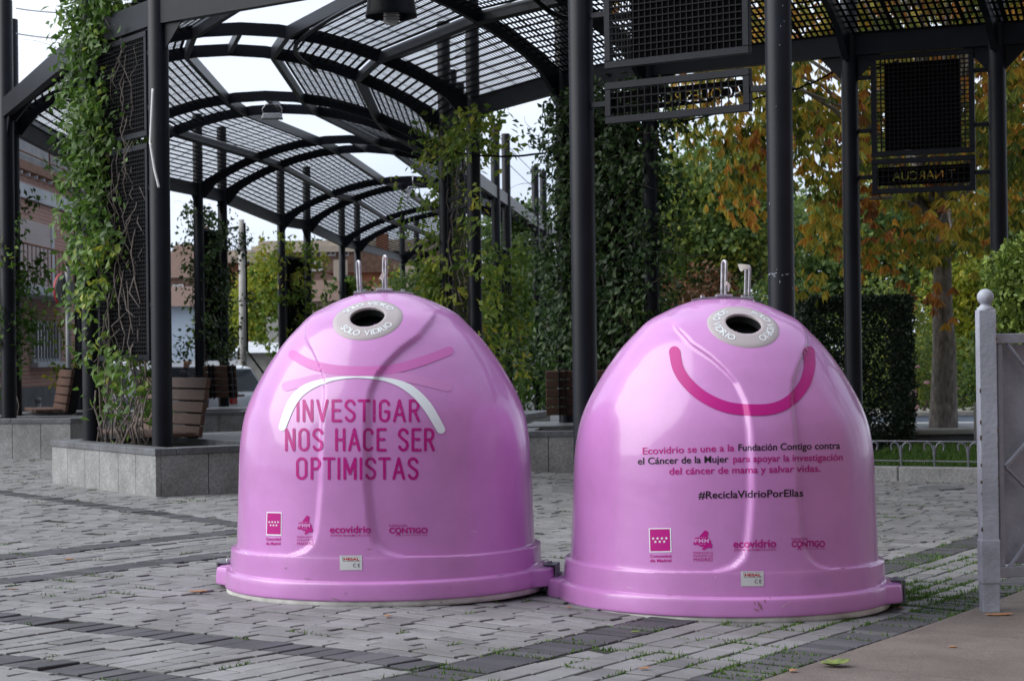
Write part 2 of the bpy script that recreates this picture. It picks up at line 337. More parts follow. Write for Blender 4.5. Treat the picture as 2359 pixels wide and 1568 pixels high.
# ------------------------------------------------------------------ leaves
def unit(a): return a / np.maximum(np.linalg.norm(a, axis=-1, keepdims=True), 1e-9)
def leaf_obj(name, P, D, N, Ln, Wd, tint, m, parent=None, wide=.5, fold=.15):
    n = len(P); D = unit(D); Sd = unit(np.cross(D, N)); Nn = np.cross(Sd, D); Ln = np.broadcast_to(Ln, (n,))[:, None]; Wd = np.broadcast_to(Wd, (n,))[:, None]
    V = np.empty((n, 4, 3)); V[:, 0] = P; V[:, 1] = P + D * Ln * wide + Sd * Wd / 2 + Nn * fold * Wd; V[:, 2] = P + D * Ln - Nn * fold * Ln * .6; V[:, 3] = P + D * Ln * wide - Sd * Wd / 2 + Nn * fold * Wd
    me = bpy.data.meshes.new(name); me.vertices.add(4 * n); me.vertices.foreach_set('co', V.astype(np.float32).ravel())
    idx = (np.arange(n)[:, None] * 4 + np.array([[0, 1, 2, 0, 2, 3]])).ravel(); me.loops.add(6 * n); me.loops.foreach_set('vertex_index', idx.astype(np.int32))
    me.polygons.add(2 * n); me.polygons.foreach_set('loop_start', np.arange(0, 6 * n, 3, dtype=np.int32))
    a = me.attributes.new('tint', 'FLOAT', 'FACE'); a.data.foreach_set('value', np.repeat(np.clip(tint, 0, 1), 2).astype(np.float32))
    me.materials.append(m); me.update(calc_edges=True); me.validate()
    return link(bpy.data.objects.new(name, me), parent)
def rdir(n, zb=0.0):
    d = rng.normal(size=(n, 3)); d[:, 2] += zb; return unit(d)
M['ivy'] = leafmat('bright_ivy_leaves', [(0, (.04, .085, .016)), (.5, (.09, .18, .03)), (.8, (.17, .28, .045)), (1, (.42, .44, .06))], .4, .4)
M['jasmine'] = leafmat('dark_jasmine_leaves', [(0, (.014, .034, .012)), (.6, (.036, .078, .020)), (1, (.09, .15, .035))], .2, .38)
M['creeper'] = leafmat('yellow_green_creeper', [(0, (.05, .10, .018)), (.5, (.12, .20, .03)), (.85, (.28, .32, .04)), (1, (.42, .36, .05))], .45, .5)
M['chestnut'] = leafmat('autumn_chestnut_leaves', [(0, (.06, .10, .02)), (.3, (.22, .25, .035)), (.5, (.46, .38, .05)), (.7, (.58, .32, .05)), (.87, (.50, .19, .04)), (1, (.24, .10, .04))], .52, .5)
M['maple'] = leafmat('green_maple_leaves', [(0, (.065, .12, .045)), (.6, (.17, .25, .06)), (1, (.42, .42, .07))], .5, .5)
M['yellowtree'] = leafmat('yellow_green_leaves', [(0, (.08, .14, .018)), (.5, (.22, .28, .03)), (1, (.50, .45, .045))], .45, .5)
M['darkleaf'] = leafmat('dark_hedge_leaves', [(0, (.008, .018, .010)), (.7, (.018, .036, .016)), (1, (.04, .065, .022))], .15, .45)
M['conifer'] = leafmat('light_conifer_sprays', [(0, (.06, .11, .02)), (1, (.22, .30, .05))], .25, .5)
M['redleaf'] = leafmat('rusty_shrub_leaves', [(0, (.06, .05, .02)), (1, (.24, .10, .05))], .3, .5)
def branches(mb, base, top, r0, crown_pts, k=9, seed=0, wob=.12, f0=.45):
    rd = random.Random(seed); base = Vector(base); top = Vector(top); pts = [base.lerp(top, i / 6) + Vector((rd.gauss(0, wob * .4), rd.gauss(0, wob * .4), 0)) * (1 if 0 < i else 0) for i in range(7)]
    mb.tube([base - Vector((0, 0, .1))] + pts, [r0 * 1.35] + [r0 * (1.18 - .7 * (i / 6)) if i else r0 * 1.22 for i in range(7)], 12)
    for i in range(k):
        e = Vector(crown_pts[rd.randrange(len(crown_pts))]); f = f0 + (.97 - f0) * rd.random(); s = base.lerp(top, f); ln = (e - s).length; mid = s.lerp(e, .5) + Vector((rd.gauss(0, wob), rd.gauss(0, wob), .12 * ln))
        rr = r0 * (.62 - .35 * f); mb.tube([s, s.lerp(mid, .5) + Vector((0, 0, .04)), mid, mid.lerp(e, .6), e], [rr, rr * .8, rr * .55, rr * .35, rr * .15], 7)
def tree(name, label, cat, base, trunk_h, r0, cc, cr, nclump, per, ls, m, tint=(.5, .2), palmate=False, seed=0, group=None, clump_r=.5, bark='bark', droop=.3, k=10, hollow=.35, lean=0, widthf=.45, f0=.45):
    rd = np.random.default_rng(seed + 11); root = empty(name, label, cat, base, 0, group); cc = np.array(cc, float); cr = np.array(cr, float)
    d = rd.normal(size=(nclump, 3)); d = unit(d); rad = hollow + (1 - hollow) * rd.random(nclump) ** .45; bump = 1 + .22 * np.sin(3 * d[:, 0] * 2.1 + seed) * np.cos(2.7 * d[:, 2] + seed) + .12 * rd.normal(size=nclump)
    C = cc + d * cr * (rad * bump)[:, None]
    mb = MB(); branches(mb, (0, 0, 0), (lean, 0, trunk_h), r0, [tuple(c - np.array(base)) for c in C], k, seed, .12 if f0 < .5 else .05, f0); mb.build('trunk', M[bark], root, smooth=True)
    n = nclump * per; ci = np.repeat(np.arange(nclump), per); off = rd.normal(size=(n, 3)) * clump_r * np.array([.55, .55, .38]); P = C[ci] + off - np.array(base)
    ct = np.clip(rd.normal(tint[0], tint[1], nclump), 0, 1); tn = np.clip(ct[ci] + rd.normal(0, .1, n), 0, 1)
    out = unit(P - (cc - np.array(base)) + rd.normal(size=(n, 3)) * 1.2)
    if palmate:
        q = 6; Pq = np.repeat(P, q, 0); an = np.tile(np.linspace(0, 2 * math.pi, q, endpoint=False), n) + np.repeat(rd.random(n) * 6.28, q); oq = np.repeat(out, q, 0); oq[:, 2] = oq[:, 2] * .3 + .25; oq = unit(oq)
        ax = unit(np.cross(oq, np.tile([[.3, .2, 1.0]], (n * q, 1)))); ay = np.cross(oq, ax); D = ax * np.cos(an)[:, None] + ay * np.sin(an)[:, None] + np.array([0, 0, -droop - .35]) + oq * .15
        leaf_obj('crown', Pq, D, oq + rd.normal(size=oq.shape) * .3, ls * (.75 + .5 * rd.random(n * q)), ls * widthf * (.8 + .4 * rd.random(n * q)), np.repeat(tn, q) + rd.normal(0, .11, n * q), m, root, wide=.62, fold=.2)
    else:
        D = out * .5 + rd.normal(size=(n, 3)) * .8 + np.array([0, 0, -droop]); leaf_obj('crown', P, D, out + rd.normal(size=(n, 3)) * .6, ls * (.7 + .6 * rd.random(n)), ls * .62 * (.7 + .6 * rd.random(n)), tn, m, root)
    return root
def shrub(name, label, cat, c, r, n, ls, m, tint=(.5, .22), seed=0, group=None, box=False, lobes=9, stem=True):
    rd = np.random.default_rng(seed + 5); base = (c[0], c[1], gz(c[0], c[1])); root = empty(name, label, cat, base, 0, group); r = np.array(r, float); b = np.array(base)
    if box:
        P = (rd.random((n, 3)) * 2 - 1); ax = rd.integers(0, 3, n); sg = np.where(rd.random(n) < .5, -1, 1); dep = 1 - .06 * rd.random(n) ** 2 * 3; P[np.arange(n), ax] = sg * dep; nrm = np.zeros((n, 3)); nrm[np.arange(n), ax] = sg
        P = P * r + rd.normal(size=(n, 3)) * .012 + np.array([0, 0, 0]); P += np.array(c) - b
    else:
        lc = unit(rd.normal(size=(lobes, 3))) * (.35 + .45 * rd.random((lobes, 1))); i = rd.integers(0, lobes, n); nrm = unit(rd.normal(size=(n, 3))); P = (lc[i] + nrm * (.30 + .25 * rd.random((n, 1))) ** 1) * r + np.array(c) - b
    tn = np.clip(rd.normal(tint[0], tint[1], n), 0, 1); D = nrm * .7 + rd.normal(size=(n, 3)) * .7 + np.array([0, 0, .1])
    leaf_obj('foliage', P, D, nrm + rd.normal(size=(n, 3)) * .5, ls * (.7 + .6 * rd.random(n)), ls * .55 * (.7 + .6 * rd.random(n)), tn, m, root)
    if stem:
        mb = MB()
        for i in range(5):
            e = np.array(c) - b + rd.normal(size=3) * r * .35; mb.tube([(rd.normal() * .05, rd.normal() * .05, -.05), tuple(e * np.array([.5, .5, .6])), tuple(e)], [.03, .022, .008], 6)
        mb.build('stem', M['twig'], root, smooth=True)
    return root
# ------------------------------------------------------------------ recycling bins
PROF = [(0, 1.568), (.08, 1.566), (.15, 1.558), (.23, 1.532), (.31, 1.496), (.43, 1.432), (.535, 1.335), (.62, 1.225), (.68, 1.13), (.738, 1.02), (.775, .92), (.797, .80), (.806, .69), (.810, .58), (.817, .39), (.823, .25), (.827, .215), (.832, .125), (.8345, .114), (.850, .108), (.858, .099), (.862, .06), (.863, .026), (.858, .018)]
def smooth_profile():
    o = []
    P = PROF
    for i in range(len(P) - 1):
        p0, p1, p2, p3 = P[max(i - 1, 0)], P[i], P[i + 1], P[min(i + 2, len(P) - 1)]; k = 9 if i < 16 else 5
        for j in range(k):
            t = j / k; c = [.5 * (2 * p1[a] + (p2[a] - p0[a]) * t + (2 * p0[a] - 5 * p1[a] + 4 * p2[a] - p3[a]) * t * t + (3 * p1[a] - p0[a] - 3 * p2[a] + p3[a]) * t ** 3) for a in (0, 1)]
            if i == 0: c = [p1[0] + (p2[0] - p1[0]) * t, p1[1] + (p2[1] - p1[1]) * t * t]
            o.append(c)
    o.append(list(P[-1])); a = np.array(o); a[:, 1] = np.minimum.accumulate(a[:, 1]); a[:, 1] -= np.arange(len(a)) * 1e-6; return a
PRO = smooth_profile(); ZT = PRO[::-1, 1].copy(); RT = PRO[::-1, 0].copy()
WZ = np.array([.0, .217, .223, .232, .245, .262, .30, .35, .42, .58, .9, 1.05, 1.14, 1.20, 1.26, 1.33, 1.40, 1.7]); WX = np.array([3., 3., .62, .30, .245, .208, .168, .150, .139, .124, .120, .123, .150, .190, .240, .315, .345, .36])
sst = lambda t: (lambda q: q * q * (3 - 2 * q))(np.clip(t, 0, 1))
class BinShape:
    def __init__(s, yaw, lugs): s.yaw = yaw; s.lugs = lugs; s.f = np.array([math.sin(yaw), -math.cos(yaw)]); s.r = np.array([math.cos(yaw), math.sin(yaw)])
    def R(s, ux, uy, z):
        """radius along unit horizontal direction (ux,uy) at height z"""
        r = np.interp(z, ZT, RT); xl = np.abs(r * (ux * s.r[0] + uy * s.r[1])); W = np.interp(z, WZ, WX); ztop = sst((1.50 - z) / .12)
        S = sst((W - xl) / .034 + .5); d = .027 * (1 - S) * ztop; lug = 0
        for a in s.lugs:
            c = np.arccos(np.clip(ux * math.cos(a) + uy * math.sin(a), -1, 1)); lug = lug + .058 * sst((R_(16) - c) / R_(7.5))
        return r - d + lug * sst((.120 - z) / .012)
    def pts(s, th, z, off=0):
        ux, uy = np.cos(th), np.sin(th); r = s.R(ux, uy, z) + off; return np.stack([r * ux, r * uy, z], -1)
    def hit(s, o, D, off):
        """first hits of rays o + t D on the shell, pushed out by off"""
        n = len(D); f = lambda t: (lambda p: (lambda h: h - s.R(p[:, 0] / np.maximum(h, 1e-6), p[:, 1] / np.maximum(h, 1e-6), p[:, 2]))(np.hypot(p[:, 0], p[:, 1])))(o + D * t[:, None])
        tm = -(o[0] * D[:, 0] + o[1] * D[:, 1]) / (D[:, 0] ** 2 + D[:, 1] ** 2); lo = tm - .95; hi = tm.copy()
        for k in range(40):
            t = tm - .95 + .95 * k / 40; inside = f(t) < 0; new = inside & (hi == tm); hi[new] = t[new]; lo[new] = t[new] - .95 / 40
        for k in range(18):
            m = (lo + hi) / 2; inside = f(m) < 0; hi = np.where(inside, m, hi); lo = np.where(inside, lo, m)
        p = o + D * hi[:, None]; e = 2e-3; h = np.hypot(p[:, 0], p[:, 1])
        z = p[:, 2]; ux, uy = p[:, 0] / h, p[:, 1] / h; dr = (s.R(ux, uy, z + e) - s.R(ux, uy, z - e)) / (2 * e); n_ = np.stack([ux, uy, -dr], -1); return p + unit(n_) * off
def text_mesh(body, bold=0.0, xs=1.0, space=1.0):
    cu = bpy.data.curves.new('t', 'FONT'); cu.body = body; cu.offset = bold; cu.resolution_u = 4; cu.space_character = space
    ob = bpy.data.objects.new('t', cu); sc.collection.objects.link(ob); dg = bpy.context.evaluated_depsgraph_get(); me = bpy.data.meshes.new_from_object(ob.evaluated_get(dg))
    V = np.array([v.co[:2] for v in me.vertices]); F = [tuple(p.vertices) for p in me.polygons]; bpy.data.objects.remove(ob); bpy.data.curves.remove(cu); bpy.data.meshes.remove(me); return V, F
ASC = None
class Decals:
    def __init__(s, shape, root, inv): s.sh = shape; s.root = root; s.inv = inv
    def put(s, name, V2, F, m, off, parent=None, step=9.0, label=None):
        """V2: points in source-photo pixels measured on the shell; the shapes are laid on the shell itself"""
        bm = bmesh.new(); vs = [bm.verts.new((x, y, 0)) for x, y in V2]
        for f in F:
            try: bm.faces.new([vs[i] for i in f])
            except ValueError: pass
        x0, x1 = min(v[0] for v in V2), max(v[0] for v in V2); y0, y1 = min(v[1] for v in V2), max(v[1] for v in V2)
        for lo, hi, nv in ((x0, x1, (1, 0, 0)), (y0, y1, (0, 1, 0))):
            k = int((hi - lo) / step)
            for i in range(1, k + 1):
                c = lo + (hi - lo) * i / (k + 1); bmesh.ops.bisect_plane(bm, geom=bm.verts[:] + bm.edges[:] + bm.faces[:], plane_co=(c * nv[0], c * nv[1], 0), plane_no=nv, dist=1e-5)
        bmesh.ops.triangulate(bm, faces=bm.faces[:]); bm.verts.ensure_lookup_table(); bm.verts.index_update()
        uv = np.array([v.co[:2] for v in bm.verts]) / 1.27566; D = np.array([ray(u, v) for u, v in uv]); o = np.array([0, 0, H, 1.0]); oi = (s.inv @ o)[:3]; Di = unit(D @ s.inv[:3, :3].T)
        P = s.sh.hit(oi, Di, off); Fc = [tuple(v.index for v in f.verts) for f in bm.faces]; bm.free()
        # consistent outward winding
        Fo = []
        for a, b, c in Fc:
            nrm = np.cross(P[b] - P[a], P[c] - P[a]); Fo.append((a, b, c) if np.dot(nrm, Di[a]) < 0 else (a, c, b))
        ob = mesh_obj(name, P, Fo, m, parent or s.root, smooth=True)
        if label: ob['label'] = label
        return ob
    def text(s, name, body, ql, qr, m, bold=0, off=.0022, step=9, parent=None, label=None, space=1.0):
        """ql=(x, top, base) at the left end, qr likewise at the right end; heights are capital heights"""
        global ASC
        if ASC is None: ASC = text_mesh('H')[0][:, 1].max()
        V, F = text_mesh(body, bold, space=space); fx = (V[:, 0] - V[:, 0].min()) / (V[:, 0].max() - V[:, 0].min()); fy = V[:, 1] / ASC
        x = ql[0] + (qr[0] - ql[0]) * fx; base = ql[2] + (qr[2] - ql[2]) * fx; top = ql[1] + (qr[1] - ql[1]) * fx
        return s.put(name, list(zip(x, base + (top - base) * fy)), F, m, off, parent, step, label)
    def poly(s, name, pts, m, off=.0018, parent=None, step=9, label=None): return s.put(name, pts, [tuple(range(len(pts)))], m, off, parent, step, label)
    def many(s, name, polys, m, off, parent=None, step=9, label=None):
        V = []; F = []
        for p in polys: F.append(tuple(range(len(V), len(V) + len(p)))); V += list(p)
        return s.put(name, V, F, m, off, parent, step, label)
    def ribbons(s, name, lines, m, off, parent=None, label=None, step=6):
        """lines: list of (points, width list or number); rounded ends"""
        V = []; F = []
        for pts, wd in lines:
            P = np.array(spline(pts)); n = len(P); wl = np.interp(np.linspace(0, 1, n), np.linspace(0, 1, len(wd)), wd) if isinstance(wd, (list, tuple)) else np.full(n, float(wd))
            T = np.gradient(P, axis=0); T /= np.maximum(np.linalg.norm(T, axis=1, keepdims=True), 1e-6); N = np.stack([-T[:, 1], T[:, 0]], 1)
            caps = [(-math.cos(a), math.sin(a)) for a in (0.25, .6, 1.0, 1.4)]
            L_ = [(P[0] + T[0] * cx * wl[0] / 2, N[0] * wl[0] / 2 * cy) for cx, cy in caps] + [(P[i], N[i] * wl[i] / 2) for i in range(n)] + [(P[-1] - T[-1] * cx * wl[-1] / 2, N[-1] * wl[-1] / 2 * cy) for cx, cy in caps[::-1]]
            b = len(V)
            for c, d in L_: V += [tuple(c + d), tuple(c - d)]
            F += [(b + 2 * i, b + 2 * i + 1, b + 2 * i + 3, b + 2 * i + 2) for i in range(len(L_) - 1)]
        return s.put(name, V, F, m, off, parent, step, label)
def spline(pts, k=7):
    if len(pts) == 2: return [tuple(np.array(pts[0]) + (np.array(pts[1]) - np.array(pts[0])) * t) for t in (0, .33, .67, 1)]
    o = []; P = [np.array(p, float) for p in pts]
    for i in range(len(P) - 1):
        p0, p1, p2, p3 = P[max(i - 1, 0)], P[i], P[i + 1], P[min(i + 2, len(P) - 1)]
        for j in range(k): t = j / k; o.append(.5 * (2 * p1 + (p2 - p0) * t + (2 * p0 - 5 * p1 + 4 * p2 - p3) * t * t + (3 * p1 - p0 - 3 * p2 + p3) * t ** 3))
    o.append(P[-1]); return o
def arc(cx, cy, rx, ry, a0, a1, n=9): return [(cx + rx * math.cos(R_(a0 + (a1 - a0) * i / (n - 1))), cy + ry * math.sin(R_(a0 + (a1 - a0) * i / (n - 1)))) for i in range(n)]
# hand-lettered capitals as strokes in a unit box, y up
GL = {'I': (.10, [[(0.05, 0), (.05, 1)]]), 'N': (.46, [[(.05, 0), (.05, 1)], [(.05, 1), (.41, 0)], [(.41, 0), (.41, 1)]]), 'V': (.50, [[(.03, 1), (.25, 0)], [(.25, 0), (.47, 1)]]),
      'E': (.42, [[(.05, 0), (.05, 1)], [(.05, 1), (.4, 1)], [(.05, .52), (.34, .52)], [(.05, 0), (.4, 0)]]), 'T': (.46, [[(.0, 1), (.46, 1)], [(.23, 1), (.23, 0)]]),
      'S': (.46, [[(.42, .82)] + arc(.23, .77, .19, .23, 40, 200, 8) + [(.2, .54), (.30, .46)] + arc(.23, .24, .19, .24, 40, -160, 9)]),
      'G': (.48, [[(.43, .80)] + arc(.24, .78, .19, .22, 30, 180, 7) + [(.05, .5)] + arc(.24, .22, .19, .22, 180, 360, 9), [(.43, .22), (.43, .46)], [(.43, .46), (.27, .46)]]),
      'A': (.52, [[(.03, 0), (.26, 1)], [(.26, 1), (.49, 0)], [(.11, .32), (.41, .32)]]), 'R': (.46, [[(.05, 0), (.05, 1)], [(.05, 1), (.22, 1)] + arc(.24, .75, .17, .25, 80, -80, 7) + [(.05, .5)], [(.24, .5), (.43, 0)]]),
      'O': (.50, [arc(.25, .77, .2, .23, 0, 180, 9) + [(.05, .5)] + arc(.25, .23, .2, .23, 180, 360, 9) + [(.45, .5), (.45, .77)]]), 'C': (.46, [[(.42, .8)] + arc(.24, .78, .19, .22, 30, 180, 7) + [(.05, .5)] + arc(.24, .22, .19, .22, 180, 330, 8)]),
      'H': (.46, [[(.05, 0), (.05, 1)], [(.41, 0), (.41, 1)], [(.05, .5), (.41, .5)]]), 'P': (.44, [[(.05, 0), (.05, 1)], [(.05, 1), (.22, 1)] + arc(.22, .74, .18, .26, 80, -80, 7) + [(.05, .48)]]), 'M': (.58, [[(.05, 0), (.05, 1)], [(.05, 1), (.29, .25)], [(.29, .25), (.53, 1)], [(.53, 1), (.53, 0)]]), ' ': (.26, [])}
def lettering(dec, name, body, x0, x1, top, base, wd, m, parent):
    tot = sum(GL[c][0] + .17 for c in body) - .17; sx = (x1 - x0) / tot; h = base - top; x = 0; layers = {}
    for c in body:
        w_, st = GL[c]
        for k, s_ in enumerate(st): layers.setdefault(k, []).append(([(x0 + (x + p[0]) * sx, base - p[1] * h) for p in s_], wd))
        x += w_ + .17
    return [dec.ribbons(name, layers[k], m, .0016 + k * .0003, parent, step=5) for k in layers]
def star(cx, cy, r): return [(cx + (r if i % 2 == 0 else r * .42) * math.sin(i * math.pi / 5), cy - (r if i % 2 == 0 else r * .42) * math.cos(i * math.pi / 5)) for i in range(10)]
FMM = [(620, 143), (655, 165), (645, 235), (665, 250), (685, 285), (680, 300), (697, 325), (690, 365), (650, 360), (605, 390), (585, 378), (610, 352), (575, 345), (540, 320), (505, 325), (497, 297), (520, 290), (515, 237), (555, 230)]
def make_bin(label, loc, yaw, lugs, tilt, hook_side, ringrot):
    root = empty('recycling_bin', label, 'recycling bin', loc, 0, 'pink glass recycling bins'); root.rotation_euler = (0, tilt, 0)
    sh = BinShape(yaw, lugs); inv = np.linalg.inv(np.array(Matrix.Translation(loc) @ Matrix.Rotation(tilt, 4, 'Y')))
    # hole frame on the front of the hood
    zh = 1.437; hy = yaw * .68; hf = np.array([math.sin(hy), -math.cos(hy)]); rh = float(sh.R(np.array([hf[0]]), np.array([hf[1]]), np.array([zh]))[0]); hp = np.array([hf[0] * rh, hf[1] * rh, zh]); dr = (np.interp(zh + .02, ZT, RT) - np.interp(zh - .02, ZT, RT)) / .04
    hn = unit(np.array([hf[0], hf[1], -dr])); e1 = np.array([math.cos(hy), math.sin(hy), 0]); e2 = np.cross(hn, e1)
    NT = 432; ths = np.linspace(0, 2 * math.pi, NT, endpoint=False); V = []; rows = PRO[1:]
    zr = []
    for i in range(len(rows) - 1):
        k = max(1, int(np.hypot(*(rows[i + 1] - rows[i])) / .011)); zr += [rows[i, 1] + (rows[i + 1, 1] - rows[i, 1]) * j / k for j in range(k)]
    zr.append(rows[-1, 1]); V = [(0, 0, 1.568)]
    for z in zr: V += [tuple(p) for p in sh.pts(ths, np.full(NT, z))]
    nb = len(V); V += [tuple(p) for p in sh.pts(ths, np.full(NT, zr[-1]), -.04)]
    F = [(0, 1 + j, 1 + (j + 1) % NT) for j in range(NT)] + [(1 + i * NT + j, 1 + (i + 1) * NT + j, 1 + (i + 1) * NT + (j + 1) % NT, 1 + i * NT + (j + 1) % NT) for i in range(len(zr)) for j in range(NT)]
    A = np.array(V) - hp; rho = np.hypot(A @ e1, A @ e2); near = (rho < .101) & (np.abs(A @ hn) < .08)
    F = [f for f in F if not all(near[i] for i in f)]
    mesh_obj('shell', V, F, M['pink'], root, smooth=True)
    # collar ring lying on the hood round the hole, and the rubber flap inside
    def onhood(a, rr, off):
        out = []
        for an, r_ in zip(a, rr):
            p = hp + r_ * (math.cos(an) * e1 + math.sin(an) * e2); lo, hi = -.2, .2
            for _ in range(22):
                mid = (lo + hi) / 2; q = p + hn * mid; h = math.hypot(q[0], q[1])
                if h - sh.R(np.array([q[0] / h]), np.array([q[1] / h]), np.array([q[2]]))[0] > 0: hi = mid
                else: lo = mid
            out.append(p + hn * (lo + off))
        return out
    n = 72; an = [2 * math.pi * i / n for i in range(n)]; prof = [(.0905, -.012), (.0905, .001), (.0925, .0028), (.105, .0024), (.13, .0022), (.155, .0022), (.181, .0020), (.1825, .0004)]
    RV = []
    for r_, of in prof: RV += onhood(an, [r_] * n, of)
    RF = [(i * n + j, i * n + (j + 1) % n, (i + 1) * n + (j + 1) % n, (i + 1) * n + j) for i in range(len(prof) - 1) for j in range(n)]
    ring = mesh_obj('hole_collar', RV, RF, M['ink_taupe'], root, smooth=True)
    tb = [hp + q_ * (math.cos(a) * e1 + math.sin(a) * e2) + hn * h_ for q_, h_ in ((.0915, -.008), (.0915, -.06), (.155, -.10)) for a in an]; mesh_obj('chute', tb, [(i * n + j, i * n + (j + 1) % n, (i + 1) * n + (j + 1) % n, (i + 1) * n + j) for i in range(2) for j in range(n)], M['black'], root)
    fv = [hp + .15 * (math.cos(a) * e1 + math.sin(a) * e2) - hn * .10 for a in an]; mesh_obj('rubber_flap', fv, [tuple(range(n))], M['black'], root)
    for start, sgn in ((ringrot, -1), (ringrot + math.pi, 1)):          # SOLO VIDRIO twice round the hole
        body = 'SOLO VIDRIO'; wid = {'S': .62, 'O': .8, 'L': .55, ' ': .55, 'V': .68, 'I': .3, 'D': .74, 'R': .66}; tot = sum(wid[c] + .14 for c in body); x = 0; LV = []; LF = []; hgt = .036
        for c in body:
            if c != ' ':
                v, f = text_mesh(c, .012); v = v.copy(); v[:, 0] -= (v[:, 0].max() + v[:, 0].min()) / 2; cap = .7; v *= hgt / cap
                ac = (x + (wid[c]) / 2 - tot / 2) * hgt * 1.0 / .137; b = len(LV)
                a_ = []; r_ = []
                for px, py in v:
                    if sgn < 0: r0 = .119 + py; a_.append(math.pi / 2 + start - ac - px / .137); r_.append(r0)
                    else: r0 = .155 - py; a_.append(math.pi / 2 + start + ac + px / .137); r_.append(r0)
                LV += onhood(a_, r_, .0042); LF += [tuple(i + b for i in q) for q in f]
            x += wid[c] + .14
        mesh_obj('lettering', LV, LF, M['ink_white'], ring)
    # white liner at the foot
    mb = MB(); mb.lathe([(.848, .028), (.853, .022), (.854, -.010), (.846, -.014), (.80, -.014)], n=96); mb.build('base_ring', M['grime_white'], root, smooth=True)
    # lifting gear on top: curved bar, two narrow hooks, pads, bolts
    zt = lambda x: float(np.interp(abs(x), PRO[:, 0], PRO[:, 1])); bar = MB(); pts = [(x, 0, zt(x) + .006) for x in np.linspace(-.16, .16, 11)]; bar.sweep(pts, .07, .008); bar.build('lifting_bar', M['galv'], root)
    def hook(x, z, h, lean):
        k = MB(); wd = .016; pts = [(x + .0, -wd, z - .004)] + [(x + lean * i / 5, -wd, z + (h - wd) * i / 5) for i in range(1, 6)] + [(x + lean + .0, -wd * math.cos(a), z + h - wd + wd * math.sin(a)) for a in (.5, 1.0, 1.57, 2.14, 2.64)] + [(x + lean * i / 5, wd, z + (h - wd) * i / 5) for i in range(5, 0, -1)] + [(x, wd, z - .004)]
        rzz = R_(32); pts = [((p[0] - x) * math.cos(rzz) - p[1] * math.sin(rzz) + x, (p[0] - x) * math.sin(rzz) + p[1] * math.cos(rzz), p[2]) for p in pts]
        ho = k.build('hook', M['galv'], root, smooth=True) if False else None; k.tube(pts, .0078, 10); return k.build('hook', M['galv'], root, smooth=True)
    zc = zt(0) + .012; hx = hook_side * .128; zs = zt(hx) + .008
    pad = MB(); pad.box((0.006, 0, zc + .004), (.085, .085, .012)); bevel(pad.build('hook_pad', M['galv'], root), .003)
    pad = MB(); pad.box((hx, 0, zs + .003), (.06, .07, .008)); bevel(pad.build('hook_pad', M['galv'], root), .003)
    h1 = hook(.006, zc + .008, .178, .004); h2 = hook(hx, zs + .004, .165, .006 * hook_side)
    for bx in (-.105, .105):
        b = MB(); b.lathe([(.0, .012), (.011, .012), (.012, .010), (.012, 0), (.0, 0)], (bx, -.012, zt(bx) + .009), 6); b.build('bolt', M['galv'], root)
    def tagstrip(p, pts, hk):
        V = [tuple(np.array(p) + np.array(q)) for q in pts]; k = len(V) // 2; o = mesh_obj('torn_tape', V, [(2 * i, 2 * i + 1, 2 * i + 3, 2 * i + 2) for i in range(k - 1)], M['tape'], hk)
        so = o.modifiers.new('thick', 'SOLIDIFY'); so.thickness = .0015; return o
    if hook_side < 0:
        tagstrip((.006, -.022, zc), [(.012, 0, .172), (.014, .006, .150), (.004, -.004, .182), (.004, -.002, .165), (-.006, -.003, .18), (-.004, -.003, .16)], h1)
        tagstrip((.004, -.020, zc), [(-.004, 0, .105), (.004, -.002, .085), (-.016, -.004, .085), (-.002, -.003, .062), (-.026, -.006, .064), (-.012, -.006, .054)], h1)
    else:
        tagstrip((.006, -.02, zc), [(.0, -.004, .075), (.0, -.004, .06), (.016, -.006, .078), (.016, -.006, .058), (.028, -.004, .066), (.02, -.002, .024), (.034, .0, .056), (.026, 0, .024)], h1)
        tagstrip((hx, -.018, zs), [(.016, -.004, .165), (.0, -.006, .15), (-.006, -.006, .176), (-.014, -.008, .155), (-.03, -.006, .178), (-.030, -.01, .138), (-.052, -.004, .178), (-.040, -.008, .143)], h2)
    # brackets on the lugs
    for a in lugs:
        c, s_ = math.cos(a), math.sin(a); b = MB(); P = lambda r, t, z: (r * c - t * s_, r * s_ + t * c, z)
        def slab(r0, r1, t0, t1, z0, z1): b.hexa([P(r0, t0, z0), P(r1, t0, z0), P(r1, t1, z0), P(r0, t1, z0), P(r0, t0, z1), P(r1, t0, z1), P(r1, t1, z1), P(r0, t1, z1)])
        slab(.860, .930, -.065, .065, .1165, .123); slab(.9225, .930, -.065, .065, .004, .1162)
        br = b.build('lug_bracket', M['galv_dark'], root)
        q = MB(); q.lathe([(0, .012), (.012, .012), (.013, .009), (.013, 0), (0, 0)], P(.885, 0, .123), 10); q.build('bolt', M['galv'], br)
    return root, Decals(sh, root, inv), sh
BL = (-.687, 10.7, gz(-.687, 10.7) + .004); BR = (1.087, 10.4, gz(1.087, 10.4) + .004); la = math.atan2(BR[1] - BL[1], BR[0] - BL[0])
binL, dL, shL = make_bin('pink bell-shaped glass recycling bin with the large INVESTIGAR NOS HACE SER OPTIMISTAS slogan', BL, R_(-11.8), (la, la + math.pi), 0.0, -1, .10)
binR, dR, shR = make_bin('pink bell-shaped glass recycling bin with a magenta smile and a small black and magenta paragraph', BR, R_(12.3), (la + math.pi, la), .010, 1, -1.62)
c1 = lambda x, y: (600 + x / 1.4255, 700 + y / 1.4255); c2 = lambda x, y: (1600 + x / 1.3873, 720 + y / 1.3873); l1 = lambda x, y: (760 + x / 4.3685, 1480 + y / 4.3685); l2 = lambda x, y: (1860 + x / 3.9317, 1500 + y / 3.9317)
